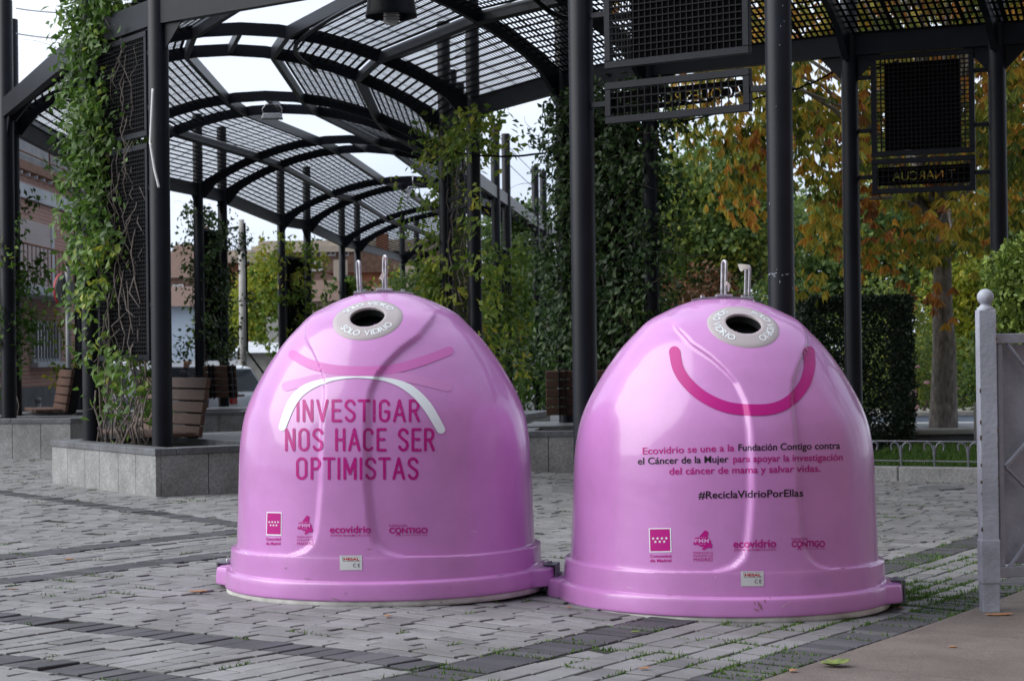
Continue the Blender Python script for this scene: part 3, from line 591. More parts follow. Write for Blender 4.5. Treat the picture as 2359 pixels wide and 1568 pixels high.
# left bin graphics
dL.ribbons('rainbow_band', [([c1(345, 620), c1(500, 585), c1(680, 570), c1(850, 585), c1(1018, 622)], [28, 27, 12, 26, 28])], M['ink_lilac'], .0018)
dL.ribbons('rainbow_band', [([c1(372, 487), c1(440, 525), c1(540, 550), c1(680, 556), c1(800, 546), c1(920, 512), c1(1026, 472)], [26, 27, 28, 27, 27, 27, 25])], M['ink_rose'], .0024)
dL.ribbons('rainbow_band', [([c1(328, 790), c1(368, 690), c1(428, 628), c1(530, 592), c1(640, 582), c1(760, 592), c1(855, 628), c1(930, 700), c1(990, 800)], [22, 27, 24, 11, 4, 11, 24, 28, 25])], M['ink_white'], .0030)
for body, xa, xb, t_, b_ in (('INVESTIGAR', 388, 900, 680, 764), ('NOS HACE SER', 340, 962, 800, 886), ('OPTIMISTAS', 386, 895, 922, 1005)):
    p, q = c1(xa, t_), c1(xb, b_); lettering(dL, 'slogan_lettering', body, p[0], q[0], p[1], q[1], 8.3, M['magenta_grain'], None)
def logos(d, f, com, stars, sr, comt, fmm, fmmt, fed, eco, con, lab):
    frame = d.many('emblem_panel', [[f(*p) for p in com[0]]], M['ink_white'], .0016); d.many('emblem_field', [[f(*p) for p in com[1]]], M['magenta'], .0022, frame)
    st = [(f(x, y)) for x, y in stars]; d.many('star', [star(x, y, sr) for x, y in st], M['ink_white'], .0028, frame, 30)
    for body, q in zip(('Comunidad', 'de Madrid'), comt): d.text('logo_lettering', body, (*f(q[0], q[2]), f(q[0], q[3])[1]), (*f(q[1], q[2]), f(q[1], q[3])[1]), M['magenta'], .022, parent=frame)
    sx = (fmm[1] - fmm[0]) / 200; sy = (fmm[3] - fmm[2]) / 247; mp_ = d.many('map_emblem', [[f(fmm[0] + (x - 497) * sx, fmm[2] + (y - 143) * sy) for x, y in FMM]], M['magenta'], .0018)
    q = fmmt; d.text('emblem_lettering', 'FMM', (*f(q[0], q[2]), f(q[0], q[3])[1]), (*f(q[1], q[2]), f(q[1], q[3])[1]), M['ink_pale'], .025, .0026, parent=mp_)
    d.many('star', [star(*f(fmm[0] + (x - 497) * sx, fmm[2] + (y - 143) * sy), 2.0) for x, y in ((562, 234), (584, 234), (606, 234), (628, 234), (572, 316), (594, 316), (616, 316))], M['ink_pale'], .0026, mp_, 30)
    for body, q in zip(('FEDERACION DE', 'MUNICIPIOS DE', 'MADRID'), fed): d.text('logo_lettering', body, (*f(q[0], q[2]), f(q[0], q[3])[1]), (*f(q[1], q[2]), f(q[1], q[3])[1]), M['magenta'], 0, parent=mp_)
    e = None
    for body, q, bo in (('ecovidrio', eco[0], .02), ('ENTIDAD SIN ÁNIMO DE LUCRO', eco[1], .004)):
        o = d.text('logo_lettering', body, (*f(q[0], q[2]), f(q[0], q[3])[1]), (*f(q[1], q[4]), f(q[1], q[5])[1]), M['magenta'], bo, parent=e); e = e or o
    e = None
    for body, q, bo in (('CONTIGO', con[1], .03), ('FUNDACIÓN', con[0], .004), ('CONTRA EL CÁNCER DE LA MUJER', con[2], 0)):
        o = d.text('logo_lettering', body, (*f(q[0], q[2]), f(q[0], q[3])[1]), (*f(q[1], q[2]), f(q[1], q[3])[1]), M['magenta'], bo, parent=e); e = e or o
    q = con[1]; wq = q[1] - q[0]; hq = q[3] - q[2]; ox = q[0] + wq * .235
    d.ribbons('ribbon_emblem', [([f(ox - .03 * wq, q[3] - hq * .15), f(ox + .05 * wq, q[3] + hq * .45)], 2.6)], M['magenta'], .0024, e); d.ribbons('ribbon_emblem', [([f(ox + .04 * wq, q[3] - hq * .15), f(ox - .05 * wq, q[3] + hq * .45)], 2.6)], M['magenta'], .0027, e)
    lb = d.many('maker_label', [[f(*p) for p in lab]], M['ink_label'], .0018); (x0, y0), (x1, y1) = lab[0], lab[2]; wx, hy = x1 - x0, y1 - y0; g = lambda a, b: f(x0 + wx * a, y0 + hy * b)
    d.text('label_lettering', 'HESAL', (*g(.18, .16), g(.18, .33)[1]), (*g(.88, .16), g(.88, .33)[1]), M['ink_red'], .03, .0026, parent=lb)
    d.many('label_line', [[g(.08, .07), g(.93, .07), g(.93, .09), g(.08, .09)], [g(.13, .38), g(.93, .38), g(.93, .405), g(.13, .405)], [g(.125, .1), g(.15, .1), g(.15, .34), g(.125, .34)]], M['ink_grey'], .0026, lb)
    d.text('label_lettering', 'CE', (*g(.60, .55), g(.60, .80)[1]), (*g(.90, .55), g(.90, .80)[1]), M['ink_black'], 0, .0026, parent=lb, space=1.4)
logos(dL, l1, ([(105, 100), (298, 105), (294, 405), (99, 400)], [(114, 114), (289, 118), (285, 389), (108, 385)]), [(141, 230), (178, 230), (215, 231), (253, 231), (158, 270), (195, 271), (233, 271)], 3.6,
      ((99, 283, 430, 465), (98, 281, 487, 522)), (497, 697, 143, 390), (525, 660, 250, 296), ((493, 698, 410, 434), (493, 698, 449, 472), (495, 697, 487, 525)), ((912, 1442, 280, 368, 280, 368), (922, 1432, 390, 412, 390, 412)), ((1673, 1900, 262, 289), (1673, 2168, 304, 372), (1837, 2165, 391, 404)), [(1040, 660), (1325, 657), (1328, 845), (1043, 848)])
logos(dR, l2, ([(181, 200), (437, 197), (445, 475), (190, 478)], [(193, 211), (424, 208), (432, 462), (200, 466)]), [(233, 318), (284, 317), (334, 316), (385, 315), (259, 356), (310, 355), (361, 354)], 4.6,
      ((197, 439, 505, 535), (198, 439, 556, 588)), (692, 915, 222, 452), (718, 876, 323, 367), ((693, 920, 472, 496), (693, 920, 507, 530), (697, 917, 542, 579)), ((1157, 1650, 335, 424, 328, 416), (1168, 1645, 440, 464, 433, 456)), ((1826, 2013, 310, 335), (1828, 2213, 346, 414), (1962, 2213, 430, 442)), [(1242, 697), (1505, 695), (1507, 868), (1244, 869)])
def scuffs(d, pts, m):
    for x, y, l, a, w_ in pts:
        c, s_ = math.cos(R_(a)), math.sin(R_(a)); d.many('scuff', [[(x - c * l, y - s_ * l), (x + s_ * w_, y - c * w_), (x + c * l, y + s_ * l), (x - s_ * w_, y + c * w_)]], m, .0016)
M['scuff_dark'] = mat('dark_scuff', (.22, .14, .18), .6, .3, 40); M['scuff_brown'] = mat('dried_mud', (.30, .13, .20), .7, .3, 60); M['scuff_pale'] = mat('pale_scratch', (.66, .48, .64), .5, .1, 40)
scuffs(dL, [(986, 1759, 19, 13, 1.4), (840, 1668, 5, -20, 1.5), (1296, 1768, 6, 70, 1.6), (1322, 1726, 5, 80, 1.2), (905, 1700, 14, 4, .9), (1015, 1742, 9, -40, .7), (1085, 1612, 12, 3, .8), (1470, 1690, 10, -8, 1.0)], M['scuff_dark']); scuffs(dL, [(724, 1625, 6, 30, 1.6), (1180, 1718, 14, -5, .8), (1392, 1560, 16, 12, .7)], M['scuff_pale'])
scuffs(dR, [(2232, 1778, 16, 62, 4.5), (2222, 1790, 10, 20, 3.0), (2246, 1762, 9, 75, 2.6), (2216, 1770, 7, 80, 1.8), (2262, 1756, 5, 50, 1.6)], M['scuff_brown']); scuffs(dR, [(2302, 1778, 13, -38, 1.3), (2318, 1768, 7, -50, 1.0), (2102, 1695, 4, 60, 1.2), (1850, 1725, 12, 8, .8)], M['scuff_pale']); scuffs(dR, [(1700, 1640, 12, 14, .9), (2480, 1668, 11, -12, .9), (1968, 1748, 10, 4, .8)], M['scuff_dark'])
# right bin graphics
dR.ribbons('smile_band', [([c2(530, 436), c2(545, 505), c2(585, 565), c2(650, 620), c2(740, 660), c2(840, 672), c2(935, 665), c2(1005, 630), c2(1055, 570), c2(1078, 500), c2(1076, 436)], 33)], M['magenta'], .0030)
def para(body, xa, xb, ya, yb, m, bo=.012, hgt=27):
    a, b = c2(xa, ya), c2(xb, yb); a2, b2 = c2(xa, ya - hgt), c2(xb, yb - hgt); dR.text('message_lettering', body, (a[0], a2[1], a[1]), (b[0], b2[1], b[1]), m, bo)
para('Ecovidrio se une a la', 400, 772, 852, 838, M['magenta']); para('Fundación Contigo contra', 789, 1203, 838, 829, M['ink_black'])
para('el Cáncer de la Mujer', 380, 749, 893, 884, M['ink_black']); para('para apoyar la investigación', 768, 1214, 884, 876, M['magenta'])
para('del cáncer de mama y salvar vidas.', 508, 1124, 934, 922, M['magenta']); para('#ReciclaVidrioPorEllas', 626, 1053, 1032, 1023, M['ink_black'], .012, 29)
# ------------------------------------------------------------------ pergola
ST = [((8.0 + .85, 13.72), (8.0 - .85, 13.85), (7.48 + .85, 19.72), (7.48 - .85, 19.78)), ((1.94, 14.3), (.557, 15.3), (4.98, 20.3), (3.58, 20.9)), ((-3.24, 18.4), (-4.18, 19.8), (1.57, 22.3), (.635, 23.5)),
      ((-6.4, 25.3), (-6.75, 27.0), (-.47, 25.8), (-.90, 27.6)), ((-6.95, 32.1), (-6.9, 33.8), (-.93, 32.2), (-.85, 33.9)), ((-5.96, 38.0), (-5.73, 39.6), (-.29, 39.5), (-.08, 41.5)),
      ((-5.42, 47.0), (-4.97, 48.6), (.61, 48.5), (.83, 50.0)), ((-4.75, 56.0), (-4.47, 58.0), (1.5, 57.0), (1.8, 59.0)), ((-3.6, 66.0), (-3.2, 67.6), (2.9, 66.0), (3.2, 67.6))]
ZE, RISE, ZTOP = 4.45, 1.0, 5.85
perg = empty('pergola', 'long curved charcoal steel pergola with barrel roof of perforated gratings over the square', 'pergola', (0, 22, 0)); PO = Vector((0, 22, 0))
perg.location = (0, 0, 0)
rib_lines = []
for oa, ob_, ia, ib in ST: rib_lines += [(oa, ia), (ob_, ib)]
def roof(r, f): o, i = rib_lines[r]; return Vector((o[0] + (i[0] - o[0]) * f, o[1] + (i[1] - o[1]) * f, ZE + RISE * 4 * f * (1 - f)))
for k, (oa, ob_, ia, ib) in enumerate(ST):
    for p, rr in ((oa, .095), (ob_, .095), (ia, .09), (ib, .09)):
        mb = MB(); zt_ = ZTOP + .05 * math.sin(p[0] * 7); mb.lathe([(rr, gz(*p) - .1), (rr, zt_ - .01), (rr - .01, zt_), (0, zt_)], (p[0], p[1], 0), 28); mb.build('post', M['steel'], perg, smooth=True)
k = MB(); rc = random.Random(5)
for i in range(34):
    a = -math.pi / 2 + rc.uniform(-1.3, 1.3); zz = 1.78 + rc.gauss(0, .008) if i < 14 else rc.uniform(1.3, 4.2); c = Vector((1.94 + .0955 * math.cos(a), 14.3 + .0955 * math.sin(a), zz)); t_ = Vector((-math.sin(a), math.cos(a), 0)); l_ = rc.uniform(.004, .016) if i < 14 else rc.uniform(.002, .005); h_ = rc.uniform(.002, .004) if i < 14 else rc.uniform(.003, .010); k.add([c - t_ * l_ - Vector((0, 0, h_)), c + t_ * l_ * .6 - Vector((0, 0, h_ * .7)), c + t_ * l_ + Vector((0, 0, h_)), c - t_ * l_ * .7 + Vector((0, 0, h_ * .8))], [(0, 1, 2, 3)])
k.build('paint_chips', M['white_paint'], perg)
for r in range(len(rib_lines)):
    mb = MB(); fs = [0, .02, .05, .09, .14, .2, .26, .33, .42, .5, .58, .67, .74, .8, .86, .91, .95, .98, 1]
    dep = [(.08 + .14 * max(0, 1 - min(f, 1 - f) / .06), .08) for f in fs]; mb.sweep([roof(r, f) for f in fs], .07, dep); mb.build('rib', M['steel'], perg)
for f, wd, dp, nm in ((0, .09, .24, 'eave_beam'), (.2, .07, .15, 'purlin'), (.4, .07, .15, 'purlin'), (.6, .07, .15, 'purlin'), (.8, .07, .15, 'purlin'), (1, .09, .24, 'eave_beam')):
    mb = MB()
    for r in range(len(rib_lines) - 1):
        p, q = roof(r, f), roof(r + 1, f); d = (q - p).normalized() * .036; up = (0, 0, 1)
        if f in (.2, .8): sl = roof(r, f + .02) - roof(r, f - .02); up = sl.cross(q - p).normalized(); up = up if up.z > 0 else -up
        mb.bar(p + d - Vector((0, 0, .012)), q - d - Vector((0, 0, .012)), wd, dp, up)
    mb.build(nm, M['steel'], perg)
for r in range(len(rib_lines)):
    for f in (0, 1):
        for d in (-1, 1):
            if not 0 <= r + d < len(rib_lines): continue
            p = roof(r, f); t = (roof(r + d, f) - p); t.z = 0; t.normalize(); k = MB(); sd = Vector((-t.y, t.x, 0)) * .006; a, b, c = p + t * .09 + Vector((0, 0, -.13)), p + t * .34 + Vector((0, 0, -.13)), p + t * .09 + Vector((0, 0, -.38))
            k.add([a - sd, b - sd, c - sd, a + sd, b + sd, c + sd], [(0, 1, 2), (5, 4, 3), (0, 3, 4, 1), (1, 4, 5, 2), (2, 5, 3, 0)]); k.build('gusset', M['steel'], perg)
mb = MB()
for r in range(2, len(rib_lines), 2):
    if r + 1 < len(rib_lines): mb.bar(roof(r, .5), roof(r + 1, .5), .06, .12)
mb.build('strut', M['steel'], perg)
for r in range(len(rib_lines) - 1):
    for f0 in (0, .2, .6, .8):
        f1 = f0 + .2; mb = MB(); A, B, C, D = roof(r, f0 + .012), roof(r, f1 - .012), roof(r + 1, f1 - .012), roof(r + 1, f0 + .012); up = (B - A).cross(D - A).normalized(); up = up if up.z > 0 else -up; sh = up * .05
        A, B, C, D = A + sh, B + sh, C + sh, D + sh; ln = ((D - A).length + (C - B).length) / 2; wd = (B - A).length; sp = .085 if A.y < 45 else .12
        nl, na = max(2, int(ln / .070)), max(2, int(wd / .102)); off = random.randrange(10)
        for i in range(na + 1):
            t = i / na; p, q = A.lerp(B, t), D.lerp(C, t); mb.bar(p, q, .034 if 0 < i < na else .05, .002, up)
        for i in range(nl + 1):
            t = i / nl; p, q = A.lerp(D, t), B.lerp(C, t); mb.bar(p - up * .0025, q - up * .0025, (.030 if A.y < 29 else .021) if (i + off) % 10 else .05, .002, up)
        mb.build('roof_grating', M['grate'], perg)
# conduit under the roof
mb = MB(); cp = [roof(3, .80), roof(4, .84), roof(4, .66), roof(5, .60), roof(6, .62), roof(7, .70)]; cp = [p - Vector((0, 0, .13)) for p in cp]; mb.tube([tuple(p) for p in spline([tuple(p) for p in cp], 6)], .028, 8); mb.build('conduit', M['steel'], perg, smooth=True)
# trellis panels between the two posts of each pair
def trellis(p, q, z0, z1, pitch=.055, back=None, inset_=.16, layers=2, arms=True, nm='trellis_panel'):
    p, q = Vector((*p, 0)), Vector((*q, 0)); t = (q - p).normalized(); nrm = t.cross(Vector((0, 0, 1))); L0 = (q - p).length; a, b = p + t * (inset_ + .095), q - t * (inset_ + .095); fr = MB()
    z = lambda v, h: v + Vector((0, 0, h)); fw, fd = .055, .05
    fr.bar(z(a - t * fw / 2, z0), z(b + t * fw / 2, z0), fd, fw); fr.bar(z(a - t * fw / 2, z1), z(b + t * fw / 2, z1), fd, fw)
    fr.bar(z(a, z0 + fw / 2), z(a, z1 - fw / 2), fd, fw, t); fr.bar(z(b, z0 + fw / 2), z(b, z1 - fw / 2), fd, fw, t)
    if arms:
        for h in ((z0 + .25 * (z1 - z0), z1 - .2 * (z1 - z0)) if z1 - z0 > .5 else ((z0 + z1) / 2,)):
            fr.bar(z(p + t * .09, h), z(a - t * fw / 2, h), .03, .045); fr.bar(z(b + t * fw / 2, h), z(q - t * .09, h), .03, .045)
    o = bevel(fr.build(nm, M['steel'], perg), .004, 1); w_ = (b - a).length - fw; g = MB(); n1, n2 = int(w_ / pitch), int((z1 - z0 - fw) / pitch); s0 = a + t * fw / 2
    for l in range(layers):
        off = nrm * (.018 if l else -.018)
        for i in range(1, n1): c = s0 + t * (w_ * i / n1) + off; g.bar(z(c, z0 + fw / 2), z(c, z1 - fw / 2), .006, .008, t)
        for i in range(1, n2): h = z0 + fw / 2 + (z1 - z0 - fw) * i / n2; g.bar(z(s0 + off * 1.25, h), z(s0 + t * w_ + off * 1.25, h), .006, .008)
    g.build('wire_mesh', M['grate'], o)
    if back:
        k = MB(); f0, f1, g0, g1 = back; k.bar(z(s0 + t * w_ * f0 - nrm * .005, z0 + (z1 - z0) * (g0 + g1) / 2), z(s0 + t * w_ * f1 - nrm * .005, z0 + (z1 - z0) * (g0 + g1) / 2), .012, (z1 - z0) * (g1 - g0)); k.build('plaque', M['plate'], o)
    return o, a, b, t, nrm
def sign(p, q, z0, z1, body, size, shift):
    o, a, b, t, nrm = trellis(p, q, z0, z1, .058, None, .16, 1, True, 'name_sign')
    # a dark plate with the letters cut out, read from the far side
    cu = bpy.data.curves.new('t', 'FONT'); cu.body = body; cu.size = size; cu.resolution_u = 4; cu.align_x = 'CENTER'; ob = bpy.data.objects.new('t', cu); sc.collection.objects.link(ob)
    dg = bpy.context.evaluated_depsgraph_get(); bpy.context.view_layer.update(); me = bpy.data.meshes.new_from_object(ob.evaluated_get(dg)); V = [v.co.copy() for v in me.vertices]; E_ = [tuple(e.vertices) for e in me.edges]; Fc = [tuple(f.vertices) for f in me.polygons]; bpy.data.objects.remove(ob)
    cnt = {}
    for f in Fc:
        for i in range(len(f)): e = tuple(sorted((f[i], f[(i + 1) % len(f)]))); cnt[e] = cnt.get(e, 0) + 1
    bm = bmesh.new(); vs = [bm.verts.new((v.x, v.y, 0)) for v in V]; es = []
    for e, c in cnt.items():
        if c == 1: es.append(bm.edges.new((vs[e[0]], vs[e[1]])))
    W = (b - a).length - .06; hh = (z1 - z0) * .62; R4 = [bm.verts.new((x, y, 0)) for x, y in ((-W / 2, -hh / 2 + size * .35), (W / 2, -hh / 2 + size * .35), (W / 2, hh / 2 + size * .35), (-W / 2, hh / 2 + size * .35))]; es += [bm.edges.new((R4[i], R4[(i + 1) % 4])) for i in range(4)]
    for v in [v for v in bm.verts if not v.link_edges]: bm.verts.remove(v)
    es = [e for e in bm.edges]; bmesh.ops.triangle_fill(bm, use_beauty=True, use_dissolve=False, edges=es)
    mid = (a + b) / 2; zc = (z0 + z1) / 2 - size * .35; bm.verts.index_update(); P = [mid - t * 0 + t * v.co.x * shift + Vector((0, 0, zc + v.co.y)) + nrm * .012 for v in bm.verts]; F = [tuple(v.index for v in f.verts) for f in bm.faces]; bm.free()
    pl = mesh_obj('name_plate', P, F, M['plate'], o); so = pl.modifiers.new('thick', 'SOLIDIFY'); so.thickness = .003
def nm_pair(k, side): s_ = ST[k]; return (s_[0], s_[1]) if side == 'o' else (s_[2], s_[3])
p, q = nm_pair(1, 'o'); trellis(p, q, 3.42, 5.0, .05, (.0, .84, .0, 1.0)); sign(p, q, 3.0, 3.26, 'JACQUES ROUSSEAU', .125, 1)
p, q = nm_pair(1, 'i'); trellis(p, q, 3.27, 4.28, .045, (.10, .90, .03, .93)); sign(p, q, 2.88, 3.19, 'T NARCUA', .13, 1)
p, q = nm_pair(2, 'o'); trellis(p, q, 3.34, 4.27, .04, (.0, 1, .0, 1)); trellis(p, q, 1.24, 3.22, .04, (.0, 1, .0, 1))
for k, s_, z0, z1 in ((2, 'i', 1.2, 4.1), (3, 'i', 1.2, 3.2), (3, 'i', 3.35, 4.25), (3, 'o', 1.3, 4.0), (4, 'o', 1.3, 3.9), (4, 'i', 1.2, 4.1), (5, 'o', 1.2, 3.7), (6, 'o', 1.2, 3.6), (5, 'i', 1.4, 3.4), (6, 'i', 1.4, 3.2), (7, 'o', 1.2, 3.5)):
    p, q = nm_pair(k, s_); trellis(p, q, z0, z1, .07 if k < 4 else .1, (.0, 1, .0, 1) if k != 3 or s_ == 'o' else None, layers=1)
def wire(name, label, pts, sag, r=.006, m='galv_dark', cat='cable', group=None, parent=None, kinks=0):
    mb = MB(); P = []
    for a, b in zip(pts[:-1], pts[1:]):
        a, b = Vector(a), Vector(b)
        for i in range(13): t = i / 12; P.append(a.lerp(b, t) - Vector((0, 0, sag * 4 * t * (1 - t))) + (Vector((random.gauss(0, kinks), 0, random.gauss(0, kinks))) if kinks else Vector()))
    mb.tube(P, r, 6); o = mb.build(name, M[m], parent, smooth=True)
    return o if parent else tag(o, label, cat, group)
for side in (0, 2):
    for k in range(2 if side else 4, len(ST) - 1):
        for z in (5.25, 5.62):
            a, b = ST[k][side + 1], ST[k + 1][side]; wire('tension_cable', None, [(*a, z), (*b, z)], .015, .008, 'galv_dark', parent=perg)
            a, b = ST[k + 1][side], ST[k + 1][side + 1]; wire('tension_cable', None, [(*a, z), (*b, z)], 0, .008, 'galv_dark', parent=perg)
wire('tension_cable', None, [atY(38, 20, 25.25), atY(215, 31, 19.8)], .02, .009, 'galv_dark', parent=perg); wire('tension_cable', None, [atY(38, 78, 25.25), atY(215, 92, 19.8)], .02, .009, 'galv_dark', parent=perg)
# ------------------------------------------------------------------ stone planters with seat walls
def planter(label, P, e1, e2, l1_, d1, d2, h, s0=.0, soil=True, group='granite planters under the pergola'):
    root = empty('stone_planter', label, 'planter', (P[0], P[1], gz(*P)), 0, group); e1, e2 = np.array(e1), np.array(e2); W = lambda a, b: tuple((e1 * a + e2 * b))
    def block(name, a0, a1, b0, b1, z0, z1, m, bv=0):
        mb = MB(); pl = [W(a0, b0), W(a1, b0), W(a1, b1), W(a0, b1)]
        if area(pl) < 0: pl = pl[::-1]
        mb.prism(pl, z0, z1); o = mb.build(name, M[m], root); return bevel(o, bv, 1) if bv else o
    # facing slabs with open joints
    fc = MB(); k = max(2, round(l1_ / .44)); edges = [0] + sorted((i + .25 * (random.random() - .5)) / k for i in range(1, k)) + [1]
    def slab(a0, a1, b0, b1, tint):
        pl = [W(a0, b0), W(a1, b0), W(a1, b1), W(a0, b1)]
        if area(pl) < 0: pl = pl[::-1]
        fc.prism(pl, -.12, h - .062)
    for i in range(k): slab(edges[i] * l1_ + .004, edges[i + 1] * l1_ - .004, 0, .05, 0)
    dd = [(.05, d1)] + ([(d1, d1 + d2)] if d2 else [])
    for b0, b1 in dd:
        kk = max(1, round((b1 - b0) / .62))
        for i in range(kk):
            x0, x1 = b0 + (b1 - b0) * i / kk + .004, b0 + (b1 - b0) * (i + 1) / kk - .004; slab(s0 if b0 > .06 else 0.0, (s0 if b0 > .06 else 0) + .05, x0, x1, 0); slab(l1_ - .05, l1_, x0, x1, 0)
    slab(.06, l1_ - .06, d1 + d2 - .05, d1 + d2, 0)
    fc.build('facing_slabs', M['granite'], root)
    block('core', .03, l1_ - .03, .03, d1 + d2 - .03, -.1, h - .075, 'soil')
    cm = MB(); cw = .20
    def cop(a0, a1, b0, b1, z0, z1, n):
        for i in range(n):
            if abs(a1 - a0) >= abs(b1 - b0): pl = [W(a0 + (a1 - a0) * i / n + .002, b0), W(a0 + (a1 - a0) * (i + 1) / n - .002, b0), W(a0 + (a1 - a0) * (i + 1) / n - .002, b1), W(a0 + (a1 - a0) * i / n + .002, b1)]
            else: pl = [W(a0, b0 + (b1 - b0) * i / n + .002), W(a1, b0 + (b1 - b0) * i / n + .002), W(a1, b0 + (b1 - b0) * (i + 1) / n - .002), W(a0, b0 + (b1 - b0) * (i + 1) / n - .002)]
            if area(pl) < 0: pl = pl[::-1]
            cm.prism(pl, z0, z1)
    o = -.012
    cop(o, l1_ - o, o, cw, h - .06, h, max(2, round(l1_ / .75))); cop(o, cw, cw + .002, d1, h - .06, h, 1); cop(l1_ - cw, l1_ - o, cw + .002, d1, h - .06, h, 1)
    if d2: cop(s0 + o, l1_ - o, d1 + .004, d1 + d2 - o, h - .055, h + .018, max(2, round(l1_ / .9)))
    else: cop(cw + .002, l1_ - cw - .002, d1 - cw, d1, h - .06, h, 2)
    bevel(cm.build('coping', M['coping'], root), .004, 1)
    if soil: block('soil', cw + .004, l1_ - cw - .004, cw + .004, d1 - .004, h - .09, h - .035, 'soil')
    return root
pc = planter('nearest grey granite planter with ivy stems and two posts, left of the bins', (-3.18, 17.71), (-.543, .84), (.80, .60), 2.65, 1.0, 1.9, .43)
planter('granite planter at the left edge of the photo under the thick post', (-5.50, 24.75), (-.98, .22), (.22, .98), 1.6, 1.15, 0, .5)
planter('granite seat wall with a bench behind the left edge planter', (-4.95, 26.6), (-.99, .12), (.12, .99), 2.2, .9, 1.2, .48)
planter('granite planter in front of the far slatted bench, left of the bins', (-4.62, 34.7), (-1, .02), (.02, 1), 1.05, .8, 2.0, .44)
planter('granite planter with the wooden bench seen between the bins', (2.1, 21.2), (-.995, .10), (.10, .995), 2.1, 1.0, 1.5, .5)
planter('far granite planter under the leafy inner posts', (.0, 25.2), (-.98, .20), (.2, .98), 1.3, 1.0, 1.6, .45)
planter('far granite planter beneath the yellow creeper', (-4.6, 46.3), (-1, .05), (.05, 1), 1.5, 1.0, 1.2, .3)
# ------------------------------------------------------------------ slatted benches standing on the seat walls
def bench(label, a, b, z0, lean, ns=5, group='slatted wooden benches', plates=(.12, .88), hh=.105):
    a, b = Vector(a), Vector(b); a.z = b.z = z0; t = (b - a).normalized(); n = t.cross(Vector((0, 0, 1))).normalized() * lean; root = empty('slatted_bench', label, 'bench', (a.x, a.y, z0), 0, group); o = Vector((a.x, a.y, z0)); up = (Vector((0, 0, 1)) - n * .18).normalized()
    for i in range(ns):
        m = MB(); c = up * (i * (hh + .014) + .07); m.bar(a - o + c + Vector((0, 0, 0)), b - o + c, .045, hh, up); bevel(m.build('back_slat', M['wood'], root), .006, 1)
    for i in range(3):
        m = MB(); c = -n * 1.0 * (.12 + i * .12) + Vector((0, 0, .03)) if False else n * (.10 + i * .125) + Vector((0, 0, .045)); m.bar(a - o + c, b - o + c, .11, .04); bevel(m.build('seat_slat', M['wood'], root), .006, 1)
    for f in plates:
        m = MB(); p = a.lerp(b, f) - o; m.bar(p - n * .045 - n * .02, p - n * .045 - n * .02 + up * (ns * (hh + .014) + .03), .012, .09, n); m.bar(p - t * .075 - n * .075, p - t * .075 - n * .075 + up * (ns * (hh + .014) + .02), .012, .14, n); m.build('support_plate', M['steel'], root)
    return root
bench('brown slatted bench behind the ivy planter, cut by the post', (-3.02, 19.2, 0), (-3.95, 20.6, 0), .45, -1, plates=(.26, .85))
bench('far brown slatted bench in front of the white hatchback', (-4.93, 35.75, 0), (-5.53, 35.85, 0), .50, 1, plates=(.2, .8))
bench('brown slatted bench glimpsed between the two bins', (1.62, 22.0, 0), (.37, 22.05, 0), .53, 1, hh=.088)
bench('brown slatted bench end beside the leftmost post', (-6.05, 26.95, 0), (-6.5, 28.2, 0), .5, -1)
